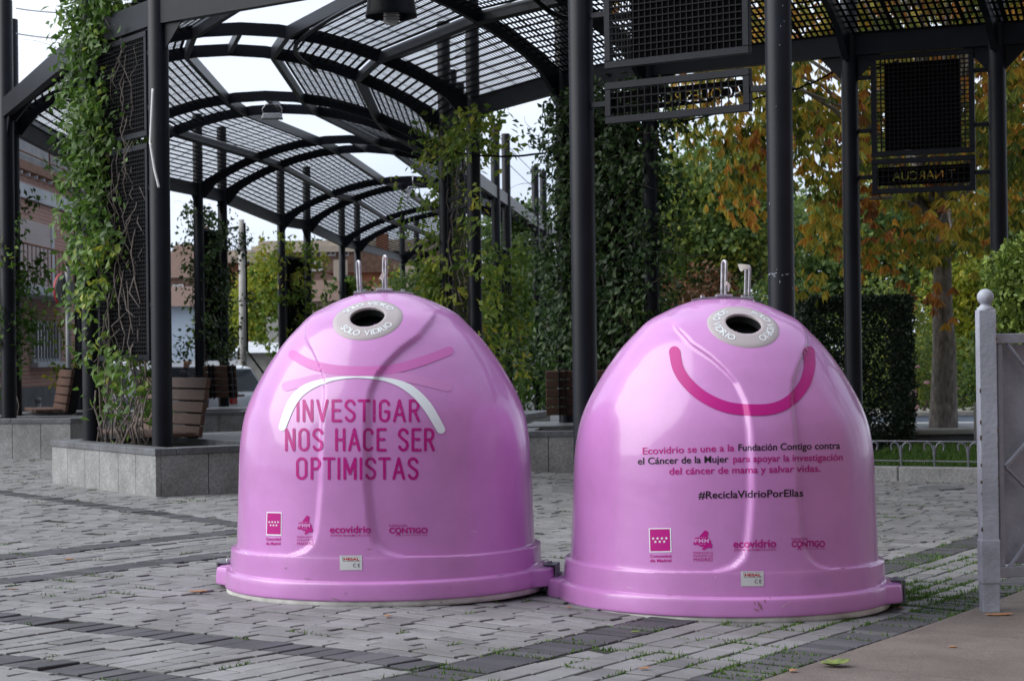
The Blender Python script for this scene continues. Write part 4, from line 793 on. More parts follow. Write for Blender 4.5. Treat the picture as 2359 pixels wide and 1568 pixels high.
# ------------------------------------------------------------------ climbing plants
def vine(label, p, q, z0, z1, n, ls, m, dens=None, seed=0, tint=(.45, .2), spread=.22, stems=8, foot=.42, tips=0, out=.10, stem_r=.012, tfun=None, group='climbing plants on the pergola'):
    rd = np.random.default_rng(seed + 31); p3, q3 = np.array([p[0], p[1], 0.0]), np.array([q[0], q[1], 0.0]); L0 = np.linalg.norm(q3 - p3); t = (q3 - p3) / L0; nr = np.array([t[1], -t[0], 0]); mid = (p3 + q3) / 2; root = empty('climbing_vine', label, 'climbing plant', tuple(mid + [0, 0, foot]), 0, group); base = mid + [0, 0, foot]
    nc = max(20, n // 19); cs = []; tries = 0
    while len(cs) < nc and tries < nc * 60:
        tries += 1; a = rd.random() * (1 + 2 * spread / L0) - spread / L0; z = z0 + (z1 - z0) * rd.random(); d = dens(a, (z - z0) / (z1 - z0)) if dens else 1
        if rd.random() < d: cs.append((a, z, rd.normal() * out))
    C = np.array([p3 + t * L0 * a + nr * o + [0, 0, z] for a, z, o in cs]); ci = rd.integers(0, len(C), n); off = np.clip(rd.normal(size=(n, 3)), -1.9, 1.9) * np.array([.085, .085, .10]); P = C[ci] + off - base
    ct = np.clip(rd.normal(tint[0], tint[1], len(C)), 0, 1)
    if tfun is not None: ct = np.array([tfun(a, (z - z0) / (z1 - z0), x) for (a, z, o), x in zip(cs, ct)])
    tn = np.clip(ct[ci] + rd.normal(0, .12, n), 0, 1); sd = np.sign(np.array([cs[i][2] for i in ci]) + rd.normal(0, .04, n)); N = nr[None] * sd[:, None] + rd.normal(size=(n, 3)) * .45 + np.array([0, 0, .35]); D = rd.normal(size=(n, 3)) * .6 + np.array([0, 0, -.45]) + nr[None] * sd[:, None] * .3
    leaf_obj('foliage', P, D, N, ls * (.65 + .7 * rd.random(n)), ls * .62 * (.7 + .6 * rd.random(n)), tn, m, root)
    mb = MB()
    for s_ in range(stems):
        a = .12 + .76 * rd.random(); x = p3 + t * L0 * a + nr * rd.normal() * .05; pts = [x + [0, 0, gz(x[0], x[1]) + foot - .06] - base]; z = foot; aa = a
        zt_ = z0 + (z1 - z0) * (.35 + .6 * rd.random())
        while z < zt_:
            z += .10 + .10 * rd.random(); aa = min(1.02, max(-.02, aa + rd.normal() * .045)); pts.append(p3 + t * L0 * aa + nr * (.05 * math.sin(z * 5 + s_) + .03 * rd.normal()) + [0, 0, z] - base)
        r0 = stem_r * (.6 + .8 * rd.random()); mb.tube([tuple(v) for v in pts], [r0 * (1 - .7 * i / len(pts)) for i in range(len(pts))], 7)
    for s_ in range(tips):
        c = C[rd.integers(0, len(C))] - base; pts = [c]; v = t * rd.normal() * .7 + nr * rd.normal() * .5 + np.array([0, 0, .3])
        for i in range(5): v = v + rd.normal(size=3) * .3 + np.array([0, 0, -.12]); pts.append(pts[-1] + v * .07)
        mb.tube([tuple(v) for v in pts], [.004, .0035, .003, .002, .002, .001], 5)
    mb.build('stem', M['vine_stem'], root, smooth=True); return root
pO = lambda k: nm_pair(k, 'o'); pI = lambda k: nm_pair(k, 'i')
# nearest: leafy on the far half of the panel, bare tangled stems on the near half
vine('bright green ivy with bare twisted stems on the near left panel', *pO(2), 1.25, 4.95, 6600, .088, M['ivy'], lambda a, h: (1 if a > .60 else (0 if a < .06 else .34 * max(0, (a - .3)))) * (1 if h > .16 else .15), 1, (.50, .2), .28, 24, .40, 60, .12, .009, lambda a, h, x: (x * .4 + .55 if .02 < h < .30 and a < .85 else x * .85))
vine('low yellowing ivy shoots rising from the near planter', *pO(2), .62, 1.25, 300, .10, M['ivy'], lambda a, h: .7 if .2 < a < .7 else .1, 2, (.62, .2), .05, 6, .40, 10, .12, .013)
vine('dense dark jasmine covering the panel between the two bins', *pI(2), .95, 4.25, 13500, .085, M['jasmine'], lambda a, h: 1 if .0 < a < 1.02 else (.35 if h < .9 else .1), 3, (.5, .22), .36, 10, .5, 160, .17)
vine('yellow-green creeper draped over the posts above the left bin', *pI(3), 1.0, 4.5, 3600, .11, M['creeper'], lambda a, h: ((1 if a > .85 else (.06 if a > .08 else .35)) if h < .45 else ((.7 if a > .98 else .01) if h < .80 else (.5 if a < .12 or .3 < a < .9 else .2))), 4, (.55, .2), .85, 8, .45, 60, .22)
vine('thin dark creeper beside the leftmost post', *pO(3), .9, 3.4, 1300, .10, M['ivy'], lambda a, h: 1 if .15 < h < .7 else .35, 5, (.30, .18), .10, 6, .5, 40, .22, group='climbing plants on the pergola')
vine('olive creeper hanging low behind the round road sign', *pO(4), .6, 2.6, 1000, .10, M['creeper'], lambda a, h: 1 - .5 * h, 6, (.5, .2), .25, 5, .4, 30, .25)
vine('dark ivy column on the pair of posts behind the far bench', *pO(5), 1.25, 4.1, 2600, .10, M['jasmine'], lambda a, h: 1 if -.05 < a < 1 else .3, 7, (.75, .2), .35, 4, .4, 30, .24)
vine('yellow creeper column right of the concrete pole', *pO(6), .2, 4.0, 2300, .15, M['creeper'], lambda a, h: 1 if abs(a - .35) < .5 else .45, 8, (.66, .2), .75, 4, .2, 30, .32)
vine('small dark creeper on the distant outer posts', *pO(7), .6, 3.4, 1000, .17, M['creeper'], lambda a, h: 1, 9, (.3, .2), .5, 2, .2, 10, .22)
vine('hidden green creeper on the posts behind the draped ones', *pI(4), .6, 2.6, 1300, .14, M['creeper'], lambda a, h: 1, 10, (.38, .2), .8, 4, .4, 20, .3)
vine('green creeper on the tall capped posts between the bins', *pI(5), .3, 3.3, 2200, .15, M['creeper'], lambda a, h: 1, 11, (.42, .22), .8, 3, .3, 20, .3)
vine('dark green creeper on the shorter farther capped posts', *pI(6), .0, 3.6, 2600, .17, M['ivy'], lambda a, h: 1, 12, (.25, .18), .8, 3, .2, 20, .3)
# ------------------------------------------------------------------ lamps, cables
def bell_lamp():
    x, y, z = atY(901, 40, 20.2); root = empty('bell_lamp', 'dark bell-shaped hanging lamp with ribbed glass under the near roof', 'lamp', (x, y, z)); s = .263
    m = MB(); m.lathe([(s, 0), (s, .03), (s * .97, .05), (s * .93, .14), (s * .82, .24), (s * .55, .31), (.09, .34), (.085, .42), (0, .42), (0, .40), (.075, .33), (s * .5, .295), (s * .78, .225), (s * .9, .13), (s * .94, .04), (s, 0)], n=48); m.build('shade', M['steel'], root, smooth=True)
    m = MB(); pr = [(.001, -.085), (.055, -.08), (.07, -.06)]
    for i in range(6): zz = -.05 + i * .028; pr += [(.073 + .002 * i, zz), (.088 + .002 * i, zz + .010), (.073 + .002 * i, zz + .020)]
    m.lathe(pr + [(.07, .2), (0, .2)], n=36); m.build('ribbed_globe', M['lampglass'], root, smooth=True)
    m = MB(); m.tube([(0, 0, .4), (0, 0, .62)], .015, 10); m.build('hanging_rod', M['steel'], root, smooth=True)
def glassmat():
    m = bpy.data.materials.new('ribbed_glass'); m.use_nodes = True; b = m.node_tree.nodes['Principled BSDF']; b.inputs['Base Color'].default_value = (.55, .57, .58, 1); b.inputs['Roughness'].default_value = .15; b.inputs['Transmission Weight'].default_value = .5; return m
M['lampglass'] = glassmat(); bell_lamp()
def flood(label, u, v, Y, hang):
    x, y, z = atY(u, v, Y); root = empty('box_floodlight', label, 'lamp', (x, y, z), 0, 'floodlights hung in the pergola'); m = MB(); P = [(-.17, -.12, -.05), (.17, -.12, -.05), (.17, .12, -.05), (-.17, .12, -.05), (-.14, -.10, .04), (.14, -.10, .04), (.14, .10, .04), (-.14, .10, .04)]; m.hexa(P); bevel(m.build('housing', M['galv'], root), .01)
    m = MB(); m.tube([(-.15, 0, 0), (-.16, 0, .12), (-.10, 0, .2), (.10, 0, .2), (.16, 0, .12), (.15, 0, 0)], .010, 8); m.tube([(0, 0, .2), (0, 0, hang)], .012, 8); m.build('bracket', M['galv'], root, smooth=True)
flood('nearer grey box floodlight hung on a bracket from the roof ribs', 627, 268, 32.6, .38); flood('farther small grey box floodlight hung from the roof ribs', 951, 450, 47.5, .5)
x, y, z = atY(352, 205, 18.2); wire('white_cable', 'loose white cable dangling down the near left post', [(x, y, z), atY(346, 330, 18.18), atY(356, 392, 18.16), atY(366, 432, 18.15)], 0, .011, 'white', 'cable')
wire('black_cable', 'twisted dark cable slung between the inner posts above the bins', [atY(1016, 336, 27.0), atY(1090, 356, 25.6), atY(1255, 353, 23.4)], .03, .014, 'plate', 'cable', kinks=.004)
wire('black_cable', 'thin dark cable looping across to the hanging square panel', [atY(1530, 285, 22.2), atY(1745, 225, 21.5), atY(1935, 158, 21.0), atY(2070, 140, 20.8)], .05, .010, 'plate', 'cable', kinks=.004)
# ------------------------------------------------------------------ street on the left: building, sign, bollard, cars, person, pole
M['brick'] = brickmat('red_brick', (.47, .19, .14), (.52, .235, .18), (.48, .40, .36), .26, .075, msize=.012)
M['brick2'] = brickmat('brown_brick', (.27, .14, .11), (.32, .17, .13), (.30, .24, .21), .26, .075, msize=.01)
M['tiles'] = mat('brown_roof_tiles', (.13, .075, .055), .85, .35, 6, .4, 20, streak=(1, 6, 1)); M['cream'] = mat('cream_render', (.46, .40, .33), .85, .15, 2); M['orange'] = mat('terracotta_render', (.36, .15, .085), .85, .2, 2)
M['whitewall'] = mat('whitewashed_wall', (.55, .58, .62), .8, .15, 1.5); M['bluewall'] = mat('pale_blue_render', (.46, .55, .68), .8, .12, 1.2); M['sheet'] = mat('stained_corrugated_sheet', (.36, .37, .39), .55, .4, 1.6, col2=(.56, .57, .60), streak=(1, 1, .35)); M['rust'] = mat('rust', (.26, .13, .08), .8, .3, 8); M['shutter'] = mat('pale_roller_shutter', (.46, .38, .38), .6, .15, 2, streak=(.3, .3, 14)); M['plinth'] = mat('grey_plinth', (.13, .135, .145), .85, .3, 3)
def brick_building():
    x0 = -9.55; root = empty('brick_building', 'red brick building with white bands and a corrugated top at the left edge', 'building', (x0, 40, -.35)); o = Vector((x0, 40, -.35)); zg = .35
    def bx(nm, m, y0, y1, z0, z1, xa, xb, bv=0, par=root):
        k = MB(); k.box(((xa + xb) / 2, (y0 + y1) / 2 - 40, (z0 + z1) / 2 + zg), (abs(xb - xa), y1 - y0, z1 - z0)); ob = k.build(nm, M[m], par); return bevel(ob, bv, 1) if bv else ob
    bx('wall', 'brick', 30.0, 46.4, .70, 5.05, -8, 0); bx('plinth', 'plinth', 29.97, 46.43, -.7, .70, -8, .04)
    bx('band', 'whitewall', 29.97, 46.5, 4.40, 4.68, -2, .07); bx('gutter', 'rust', 29.97, 46.5, 4.93, 5.10, -2, .14)
    k = MB()
    for i in range(24): k.box((.1, -7.2 + i * .62, 5.0 + zg - .14), (.09, .05, .06))
    k.build('gutter_bracket', M['whitewall'], root)
    k = MB(); n = 130; V = []
    for i in range(n + 1):
        y = -10 + 16.4 * i / n; xx = .02 + (.035 if i % 2 else 0); V += [(xx, y, 5.10 + zg), (xx, y, 6.05 + zg)]
    k.add(V, [(2 * i, 2 * i + 2, 2 * i + 3, 2 * i + 1) for i in range(n)]); k.build('corrugated_parapet', M['sheet'], root); bx('upper_storey', 'plinth', 30, 46.4, 5.1, 6.0, -8, -.05)
    k = MB()
    for z in (5.3, 5.62): k.tube([(.16, -8, z + zg), (.16, 6, z + zg - .1)], .018, 6)
    for y in (-5, -2.2, .6, 3.4): k.tube([(.16, y, 5.1 + zg), (.16, y, 5.66 + zg)], .02, 6)
    k.build('rusty_rail', M['rust'], root, smooth=True)
    bx('balcony_slab', 'whitewall', 33, 42.3, 2.44, 2.62, 0.0, .75, .01)
    w_ = bx('balcony_door', 'shutter', 35.5, 41.2, 2.75, 4.0, 0, .03); bx('frame', 'whitewall', 41.2, 41.45, 2.72, 4.02, 0, .05, par=w_)
    k = MB()
    for i in range(30): k.tube([(.70, -7 + i * .315, 2.62 + zg), (.70, -7 + i * .315, 3.35 + zg)], .012, 5)
    k.tube([(.70, -7, 3.36 + zg), (.70, 2.2, 3.36 + zg)], .022, 6); k.build('balcony_railing', M['rust'], root, smooth=True)
    for yc, wd in ((40.7, 2.3), (36.6, 1.8), (45.0, 1.3)):
        f = bx('window', 'whitewall', yc - wd / 2, yc + wd / 2, 1.18, 2.02, 0, .05); bx('pane', 'glass', yc - wd / 2 + .12, yc + wd / 2 - .12, 1.26, 1.94, .05, .056, par=f); bx('sill', 'whitewall', yc - wd / 2 - .1, yc + wd / 2 + .1, 1.08, 1.18, 0, .16, .01, par=f)
        k = MB()
        for i in range(9): yy = yc - wd / 2 + .1 + (wd - .2) * i / 8 - 40; k.tube([(.10, yy, 1.2 + zg), (.10, yy, 2.0 + zg)], .014, 5)
        k.build('window_bars', M['whitewall'], f, smooth=True)
brick_building()
def round_sign():
    x, y, z = atY(150, 668, 30.0); g0 = gz(x, y); root = empty('road_sign', 'round red-rimmed road sign seen edge-on from behind on a grey pole', 'road sign', (x, y, g0)); k = MB(); zc = z - g0; nrm = Vector((-.93, .36, 0)).normalized(); t = Vector((-nrm.y, nrm.x, 0))
    def disc(r, off, th): 
        m = MB(); V = []; n = 40
        for o in (off, off + th):
            for i in range(n): a = 2 * math.pi * i / n; V.append(nrm * o + t * r * math.cos(a) + Vector((0, 0, zc + r * math.sin(a))))
        m.add(V, [tuple(range(n))[::-1], tuple(range(n, 2 * n))] + [(i, (i + 1) % n, n + (i + 1) % n, n + i) for i in range(n)]); return m
    disc(.245, 0, .012).build('sign_back', M['grey_metal'], root); disc(.255, .013, .03).build('sign_rim', M['red'], root); k.tube([-nrm * .045 + Vector((0, 0, -.1)), -nrm * .045 + Vector((0, 0, zc + .35))], .04, 12); k.build('pole', M['grey_metal'], root, smooth=True)
round_sign()
def bollard():
    x, y, _ = atY(88, 930, 36); g0 = gz(x, y); root = empty('bollard', 'short grey metal bollard by the brick building', 'bollard', (x, y, g0)); zt_ = atY(88, 916, 36)[2] - g0; k = MB(); k.lathe([(.055, -.05), (.055, zt_ - .08), (0, zt_ - .08)], n=20); k.build('shaft', M['grey_metal'], root, smooth=True); k = MB(); k.lathe([(.055, zt_ - .079), (.063, zt_ - .07), (.063, zt_ - .02), (.05, zt_), (0, zt_)], n=20); k.build('cap', M['grey_metal'], root, smooth=True)
bollard()
M['car_white'] = mat('white_car_paint', (.62, .66, .72), .25, .03, 3, coat=.6); M['car_silver'] = mat('silver_car_paint', (.42, .44, .47), .28, .05, 3, coat=.6); M['car_dark'] = mat('dark_car_paint', (.02, .022, .03), .25, .1, 3, coat=.6); M['tyre'] = mat('tyre_rubber', (.012, .012, .013), .85, .2, 9); M['rim'] = mat('alloy_rim', (.4, .4, .42), .35, .1, 6, metal=.8); M['tail'] = mat('tail_lamp_red', (.35, .015, .02), .25, .1, 4)
def car(label, loc, rz, paint, kind='hatch', Ln=4.1, Wd=1.74, Ht=1.5):
    """x forward; body lofted from cross-sections, glass as separate strips"""
    root = empty('parked_car', label, 'car', (loc[0], loc[1], gz(*loc)), rz, 'parked cars')
    L2 = Ln / 2; st = [(-L2, .42, .72, .60), (-L2 + .06, .34, .98, .80), (-L2 + .35, .30, 1.0, .86), (-.9, .24, .99, .87), (.3, .24, .97, .87), (1.0, .26, .95, .86), (L2 - .5, .30, .86, .82), (L2 - .12, .34, .72, .70), (L2, .42, .60, .55)]
    V = []; F = []; n = 10
    for x, zb, zt_, hw in st:
        h = hw * Wd / 1.74; V += [(x, s_ * h * f, z) for s_, f, z in ((-1, .75, zb), (-1, 1.0, zb + .12), (-1, 1.0, (zb + zt_) / 2), (-1, .97, zt_ - .06), (-1, .88, zt_), (1, .88, zt_), (1, .97, zt_ - .06), (1, 1.0, (zb + zt_) / 2), (1, 1.0, zb + .12), (1, .75, zb))]
    for i in range(len(st) - 1): F += [(i * n + j, (i + 1) * n + j, (i + 1) * n + (j + 1) % n, i * n + (j + 1) % n) for j in range(n)]
    F += [tuple(range(n)), tuple(range((len(st) - 1) * n, len(st) * n))[::-1]]; b = mesh_obj('body', V, F, M[paint], root, smooth=True); sb = b.modifiers.new('s', 'SUBSURF'); sb.levels = sb.render_levels = 1
    # cabin: lower ring at belt line and roof ring
    rear = -L2 + .12 if kind == 'hatch' else -L2 + .55; belt = .97; fr = 1.02; low = [(rear, .78), (rear + .5, .80), (.0, .80), (fr, .74)]; up = [(rear + .30, .60), (rear + .6, .62), (-.1, .62), (.30, .58)]; zr = [Ht - .07, Ht - .01, Ht, Ht - .06]
    V = []; F = []
    for (x, y), (x2, y2), z in zip(low, up, zr): V += [(x, -y, belt - .04), (x2, -y2, z), (x2, y2, z), (x, y, belt - .04)]
    for i in range(3): F += [(i * 4 + j, i * 4 + 4 + j, i * 4 + 5 + j, i * 4 + 1 + j) for j in range(3)]
    F += [(0, 1, 2, 3), (12, 15, 14, 13)]; c = mesh_obj('cabin', V, F, M[paint], root, smooth=False); bevel(c, .03, 2)
    def pane(P, nm='window'):
        a = [Vector(p) for p in P]; ce = sum(a, Vector()) / len(a); nr = (a[1] - a[0]).cross(a[2] - a[0]).normalized(); nr = nr if nr.dot(ce - Vector((-.3, 0, 1.1))) > 0 else -nr
        a = [ce + (p - ce) * .86 + nr * .012 for p in a]; o = mesh_obj(nm, a, [tuple(range(len(a)))], M['glass'], root); so = o.modifiers.new('t', 'SOLIDIFY'); so.thickness = .006
    g = lambda i, j: V[i * 4 + j]
    pane([g(0, 0), g(0, 1), g(0, 2), g(0, 3)], 'rear_window'); pane([g(3, 0), g(3, 1), g(3, 2), g(3, 3)], 'windscreen')
    for a_, b_ in ((0, 1), (3, 2)):
        for i in range(3): pane([g(i, a_), g(i, b_), g(i + 1, b_), g(i + 1, a_)])
    for sx in (-1, 1):
        for sy in (-1, 1):
            m = MB(); cx, cy = sx * (L2 - .78), sy * (Wd / 2 - .11); V2 = []; nn_ = 28
            for rr, yy in ((.0, .09), (.2, .10), (.30, .10), (.32, .06), (.32, -.06), (.30, -.10), (0, -.10)): V2 += [(cx + rr * math.cos(2 * math.pi * i / nn_), cy + yy * sy, .32 + rr * math.sin(2 * math.pi * i / nn_)) for i in range(nn_)]
            m.add(V2, [(k * nn_ + i, k * nn_ + (i + 1) % nn_, (k + 1) * nn_ + (i + 1) % nn_, (k + 1) * nn_ + i) for k in range(6) for i in range(nn_)]); wh = m.build('wheel', M['tyre'], root, smooth=True)
            m = MB(); V3 = [(cx + r_ * math.cos(2 * math.pi * i / 20), cy + sy * y_, .32 + r_ * math.sin(2 * math.pi * i / 20)) for r_, y_ in ((.0, .112), (.195, .106), (.2, .10)) for i in range(20)]; m.add(V3, [(k * 20 + i, k * 20 + (i + 1) % 20, (k + 1) * 20 + (i + 1) % 20, (k + 1) * 20 + i) for k in range(2) for i in range(20)]); m.build('rim', M['rim'], wh)
        for sy in (-1, 1):
            m = MB(); m.box((sx * (L2 - .045), sy * Wd * .37, .80 if sx < 0 else .66), (.09, .2, .22 if sx < 0 else .13)); bevel(m.build('tail_lamp' if sx < 0 else 'headlight', M['tail'] if sx < 0 else M['lampglass'], root), .02)
    for sy in (-1, 1): m = MB(); m.box((.72, sy * (Wd / 2 + .06), 1.0), (.1, .17, .12)); bevel(m.build('wing_mirror', M[paint], root), .03)
    m = MB(); m.box((-L2 + .0, 0, .52), (.02, .46, .1)); m.build('number_plate', M['white'], root)
    return root
X = lambda u, Y: (u - 1179) / FPX * Y
car('white hatchback parked beyond the far slatted bench', (X(418, 46), 46.0), R_(152), 'car_white', 'hatch', 3.9, 1.7, 1.56)
car('dark car mostly hidden behind the left bin', (X(705, 52), 52.0), R_(172), 'car_dark', 'sedan', 4.4, 1.78, 1.48)
car('silver car parked behind the ivy panel', (X(300, 54), 54.5), R_(8), 'car_silver', 'hatch', 4.0, 1.72, 1.5)
def person(loc, rz):
    root = empty('person', 'bald person in a dark jacket walking along the parked cars', 'person', (loc[0], loc[1], gz(*loc)), rz)
    me = bpy.data.meshes.new('body'); J = {'pelvis': (0, 0, .95, .135), 'waist': (.01, 0, 1.08, .13), 'chest': (.03, 0, 1.30, .15), 'neckb': (.04, 0, 1.46, .075), 'neck': (.06, 0, 1.53, .055), 'head': (.09, 0, 1.60, .085), 'crown': (.09, 0, 1.69, .08),
         'shl': (.03, .19, 1.42, .07), 'ell': (-.08, .24, 1.15, .05), 'hal': (.02, .24, .92, .035), 'shr': (.03, -.19, 1.42, .07), 'elr': (.02, -.24, 1.15, .05), 'har': (.18, -.23, .95, .035), 'hil': (0, .09, .9, .10), 'knl': (.20, .10, .52, .065), 'anl': (.12, .10, .10, .045), 'tol': (.28, .11, .04, .04), 'hir': (0, -.09, .9, .10), 'knr': (.02, -.10, .50, .065), 'anr': (-.24, -.10, .14, .045), 'tor': (-.12, -.11, .04, .04)}
    nm = list(J); E_ = [('pelvis', 'waist'), ('waist', 'chest'), ('chest', 'neckb'), ('neckb', 'neck'), ('neck', 'head'), ('head', 'crown'), ('chest', 'shl'), ('shl', 'ell'), ('ell', 'hal'), ('chest', 'shr'), ('shr', 'elr'), ('elr', 'har'), ('pelvis', 'hil'), ('hil', 'knl'), ('knl', 'anl'), ('anl', 'tol'), ('pelvis', 'hir'), ('hir', 'knr'), ('knr', 'anr'), ('anr', 'tor')]
    me.from_pydata([J[k][:3] for k in nm], [(nm.index(a), nm.index(b)) for a, b in E_], []); o = link(bpy.data.objects.new('body', me), root); o.modifiers.new('skin', 'SKIN'); s2 = o.modifiers.new('s', 'SUBSURF'); s2.levels = s2.render_levels = 2
    for i, k in enumerate(nm): me.skin_vertices[0].data[i].radius = (J[k][3],) * 2; me.skin_vertices[0].data[i].use_root = (k == 'pelvis')
    o.modifiers['skin'].use_smooth_shade = True; bpy.context.view_layer.update(); dg = bpy.context.evaluated_depsgraph_get(); m2 = bpy.data.meshes.new_from_object(o.evaluated_get(dg)); bpy.data.objects.remove(o)
    m2.name = 'body'
    for m in (M['cloth_dark'], M['skin'], M['cloth_blue']): m2.materials.append(m)
    for p in m2.polygons:
        c = p.center; p.material_index = 1 if (c.z > 1.525 or (c.z < 1.0 and abs(c.y) > .205)) else (2 if c.z < .9 else 0); p.use_smooth = True
    link(bpy.data.objects.new('body', m2), root)
    k = MB(); k.box((.178, 0, 1.62), (.035, .025, .04)); bevel(k.build('nose', M['skin'], root), .01)
    for s_ in (-1, 1): k = MB(); k.box((.085, s_ * .088, 1.62), (.045, .018, .06)); bevel(k.build('ear', M['skin'], root), .008)
M['cloth_dark'] = mat('dark_jacket', (.018, .02, .03), .85, .3, 8); M['skin'] = mat('skin', (.42, .24, .17), .6, .08, 8); M['cloth_blue'] = mat('dark_jeans', (.03, .04, .07), .85, .3, 8)
person((X(421, 43.4), 43.4), R_(-5))
def pole():
    x, y, z = atY(556, 506, 56); g0 = gz(x, y); root = empty('utility_pole', 'weathered concrete utility pole with a short bracket arm', 'utility pole', (x, y, g0)); zt_ = z - g0; k = MB(); k.tube([(0, 0, -.2), (0, 0, zt_ - .9)], [.115, .09], 12); k.tube([(0, 0, zt_ - .9), (0, 0, zt_)], [.088, .08], 12); k.build('shaft', M['concrete'], root, smooth=True)
    k = MB(); k.bar((-.06, 0, zt_ - .2), (-.5, -.05, zt_ - .28), .05, .05); k.tube([(-.4, -.05, zt_ - .26), (-.4, -.05, zt_ - .15)], .03, 8); k.build('bracket_arm', M['steel'], root); k = MB(); k.tube([(.1, -.09, zt_ - .1), (.13, -.09, zt_ - 1.2), (.14, -.1, 1.9), (.6, -.3, 1.3), (1.6, -.6, .95)], .03, 7); k.build('cable', M['plate'], root, smooth=True)
pole()
# ------------------------------------------------------------------ houses far behind the square
def house(name, label, u0, u1, Y, v_eave, depth, wall, roofm=None, roof_h=0, zb=-.8, wins=(), cornice=None, ridge='x', group='houses behind the square', winframe='white'):
    x0, x1 = X(u0, Y), X(u1, Y); ze = atY((u0 + u1) / 2, v_eave, Y)[2]; root = empty(name, label, 'house', ((x0 + x1) / 2, Y + depth / 2, zb), 0, group); hw, hd, h = (x1 - x0) / 2, depth / 2, ze - zb
    k = MB(); k.box((0, 0, h / 2), (2 * hw, depth, h)); wl = k.build('wall', M[wall], root)
    if roofm:
        k = MB(); e = .3
        if ridge == 'x': P = [(-hw - e, -hd - e, h), (hw + e, -hd - e, h), (hw + e, hd + e, h), (-hw - e, hd + e, h), (-hw - e, 0, h + roof_h), (hw + e, 0, h + roof_h)]; Fc = [(0, 1, 5, 4), (2, 3, 4, 5), (0, 4, 3), (1, 2, 5), (0, 3, 2, 1)]
        else: P = [(-hw - e, -hd - e, h), (hw + e, -hd - e, h), (hw + e, hd + e, h), (-hw - e, hd + e, h), (0, -hd - e, h + roof_h), (0, hd + e, h + roof_h)]; Fc = [(0, 1, 4), (1, 2, 5, 4), (2, 3, 5), (3, 0, 4, 5), (0, 3, 2, 1)]
        k.add(P, Fc); rf = k.build('roof', M[roofm], root); so = rf.modifiers.new('t', 'SOLIDIFY'); so.thickness = .1; k = MB(); k.box((hw * .4, 0, h + roof_h + .2), (.5, .5, 1.1)); k.build('chimney', M[wall], rf)
    if cornice:
        k = MB(); k.box((0, 0, h + .14), (2 * hw + .9, depth + .9, .30)); k.build('cornice', M[cornice], root); k = MB(); k.box((0, 0, h + .42), (2 * hw + .3, depth + .3, .28)); k.build('parapet', M['cream'], root)
    for (wu0, wu1, wv0, wv1) in wins:
        a, b = X(wu0, Y) - (x0 + x1) / 2, X(wu1, Y) - (x0 + x1) / 2; z1, z0 = atY(wu0, wv0, Y)[2] - zb, atY(wu0, wv1, Y)[2] - zb; k = MB(); fw = min(.12, (b - a) * .15); y = -hd - .05
        k.box(((a + b) / 2, y, z1 - fw / 2), (b - a, .1, fw)); k.box(((a + b) / 2, y, z0 + fw / 2), (b - a, .1, fw))
        for xx in (a + fw / 2, b - fw / 2, (a + b) / 2): k.box((xx, y, (z0 + z1) / 2), (fw, .1, z1 - z0 - 2 * fw))
        f = k.build('window', M[winframe], root); k = MB(); k.box(((a + b) / 2, -hd - .012, (z0 + z1) / 2), (b - a - fw, .03, z1 - z0 - fw)); k.build('pane', M['glass'], f)
    return root
house('apartment_building', 'brown brick apartment block with cream cornice and white windows', 605, 1010, 96, 580, 14, 'brick2', cornice='cream', wins=((712, 745, 568, 625), (752, 776, 566, 590), (788, 806, 566, 590), (660, 690, 600, 625), (830, 850, 566, 592), (880, 900, 566, 592)), group=None, zb=-1)
house('gabled_house', 'terracotta house with a brown tiled gable behind the left bin', 770, 910, 78, 628, 8, 'orange', 'tiles', 1.0, wins=((842, 866, 668, 694),), ridge='y')
house('tiled_house', 'low brown-roofed house with cream wall beside the terracotta gable', 690, 800, 72, 694, 7, 'cream', 'tiles', .9, wins=((722, 734, 735, 760),))
house('tiled_house', 'wide cream house with red shop shutter at its foot', 800, 1000, 70, 700, 6, 'cream', 'tiles', .7, wins=((820, 850, 715, 760), (905, 940, 712, 750)))
house('flat_roofed_house', 'terracotta flat-roofed house behind the concrete pole', 430, 574, 88, 606, 9, 'orange', cornice='cream', wins=((455, 478, 640, 672), (500, 520, 640, 672)))
house('tiled_house', 'brown-roofed brick house seen right of the ivy post', 380, 452, 80, 640, 9, 'brick2', 'tiles', 1.6, wins=((400, 425, 655, 680),))
house('rendered_house', 'pale blue rendered house with maroon tiles beside the ivy post', 330, 470, 66, 706, 8, 'bluewall', 'tiles', .8)
house('shed', 'low white shed with a pale roof right of the concrete pole', 560, 640, 60, 812, 4, 'concrete', 'whitewall', .35)
def long_wall():
    k = MB(); x0, x1 = X(300, 62), X(760, 62); k.box(((x0 + x1) / 2, 62, .2), (x1 - x0, .25, 1.9)); o = k.build('boundary_wall', M['whitewall']); tag(o, 'long whitewashed boundary wall behind the parked cars', 'wall')
long_wall()
# ------------------------------------------------------------------ trees on the left and middle
def tr(label, u, Y, vtop, vbot, wu, m, tint, n, per, ls, seed, r0=.12, cat='tree', group='trees beyond the pergola', name='street_tree', clump_r=.5):
    x = X(u, Y); zt_, zb_ = atY(u, vtop, Y)[2], atY(u, vbot, Y)[2]; g0 = gz(x, Y); w_ = wu / FPX * Y / 2
    tree(name, label, cat, (x, Y, g0), zb_ + (zt_ - zb_) * .6 - g0, r0, (x, Y, (zt_ + zb_) / 2), (w_, w_, (zt_ - zb_) / 2), n, per, ls, m, tint, False, seed, group, clump_r, k=8)
tr('yellow-green street tree behind the concrete pole', 610, 64, 610, 800, 110, M['yellowtree'], (.5, .2), 80, 60, .16, 21)
tr('olive street tree left of the concrete pole', 520, 66, 690, 810, 90, M['yellowtree'], (.3, .2), 60, 55, .16, 22)
tr('small bright tree at the far end of the pergola', 965, 74, 615, 700, 110, M['yellowtree'], (.55, .2), 50, 50, .17, 23)
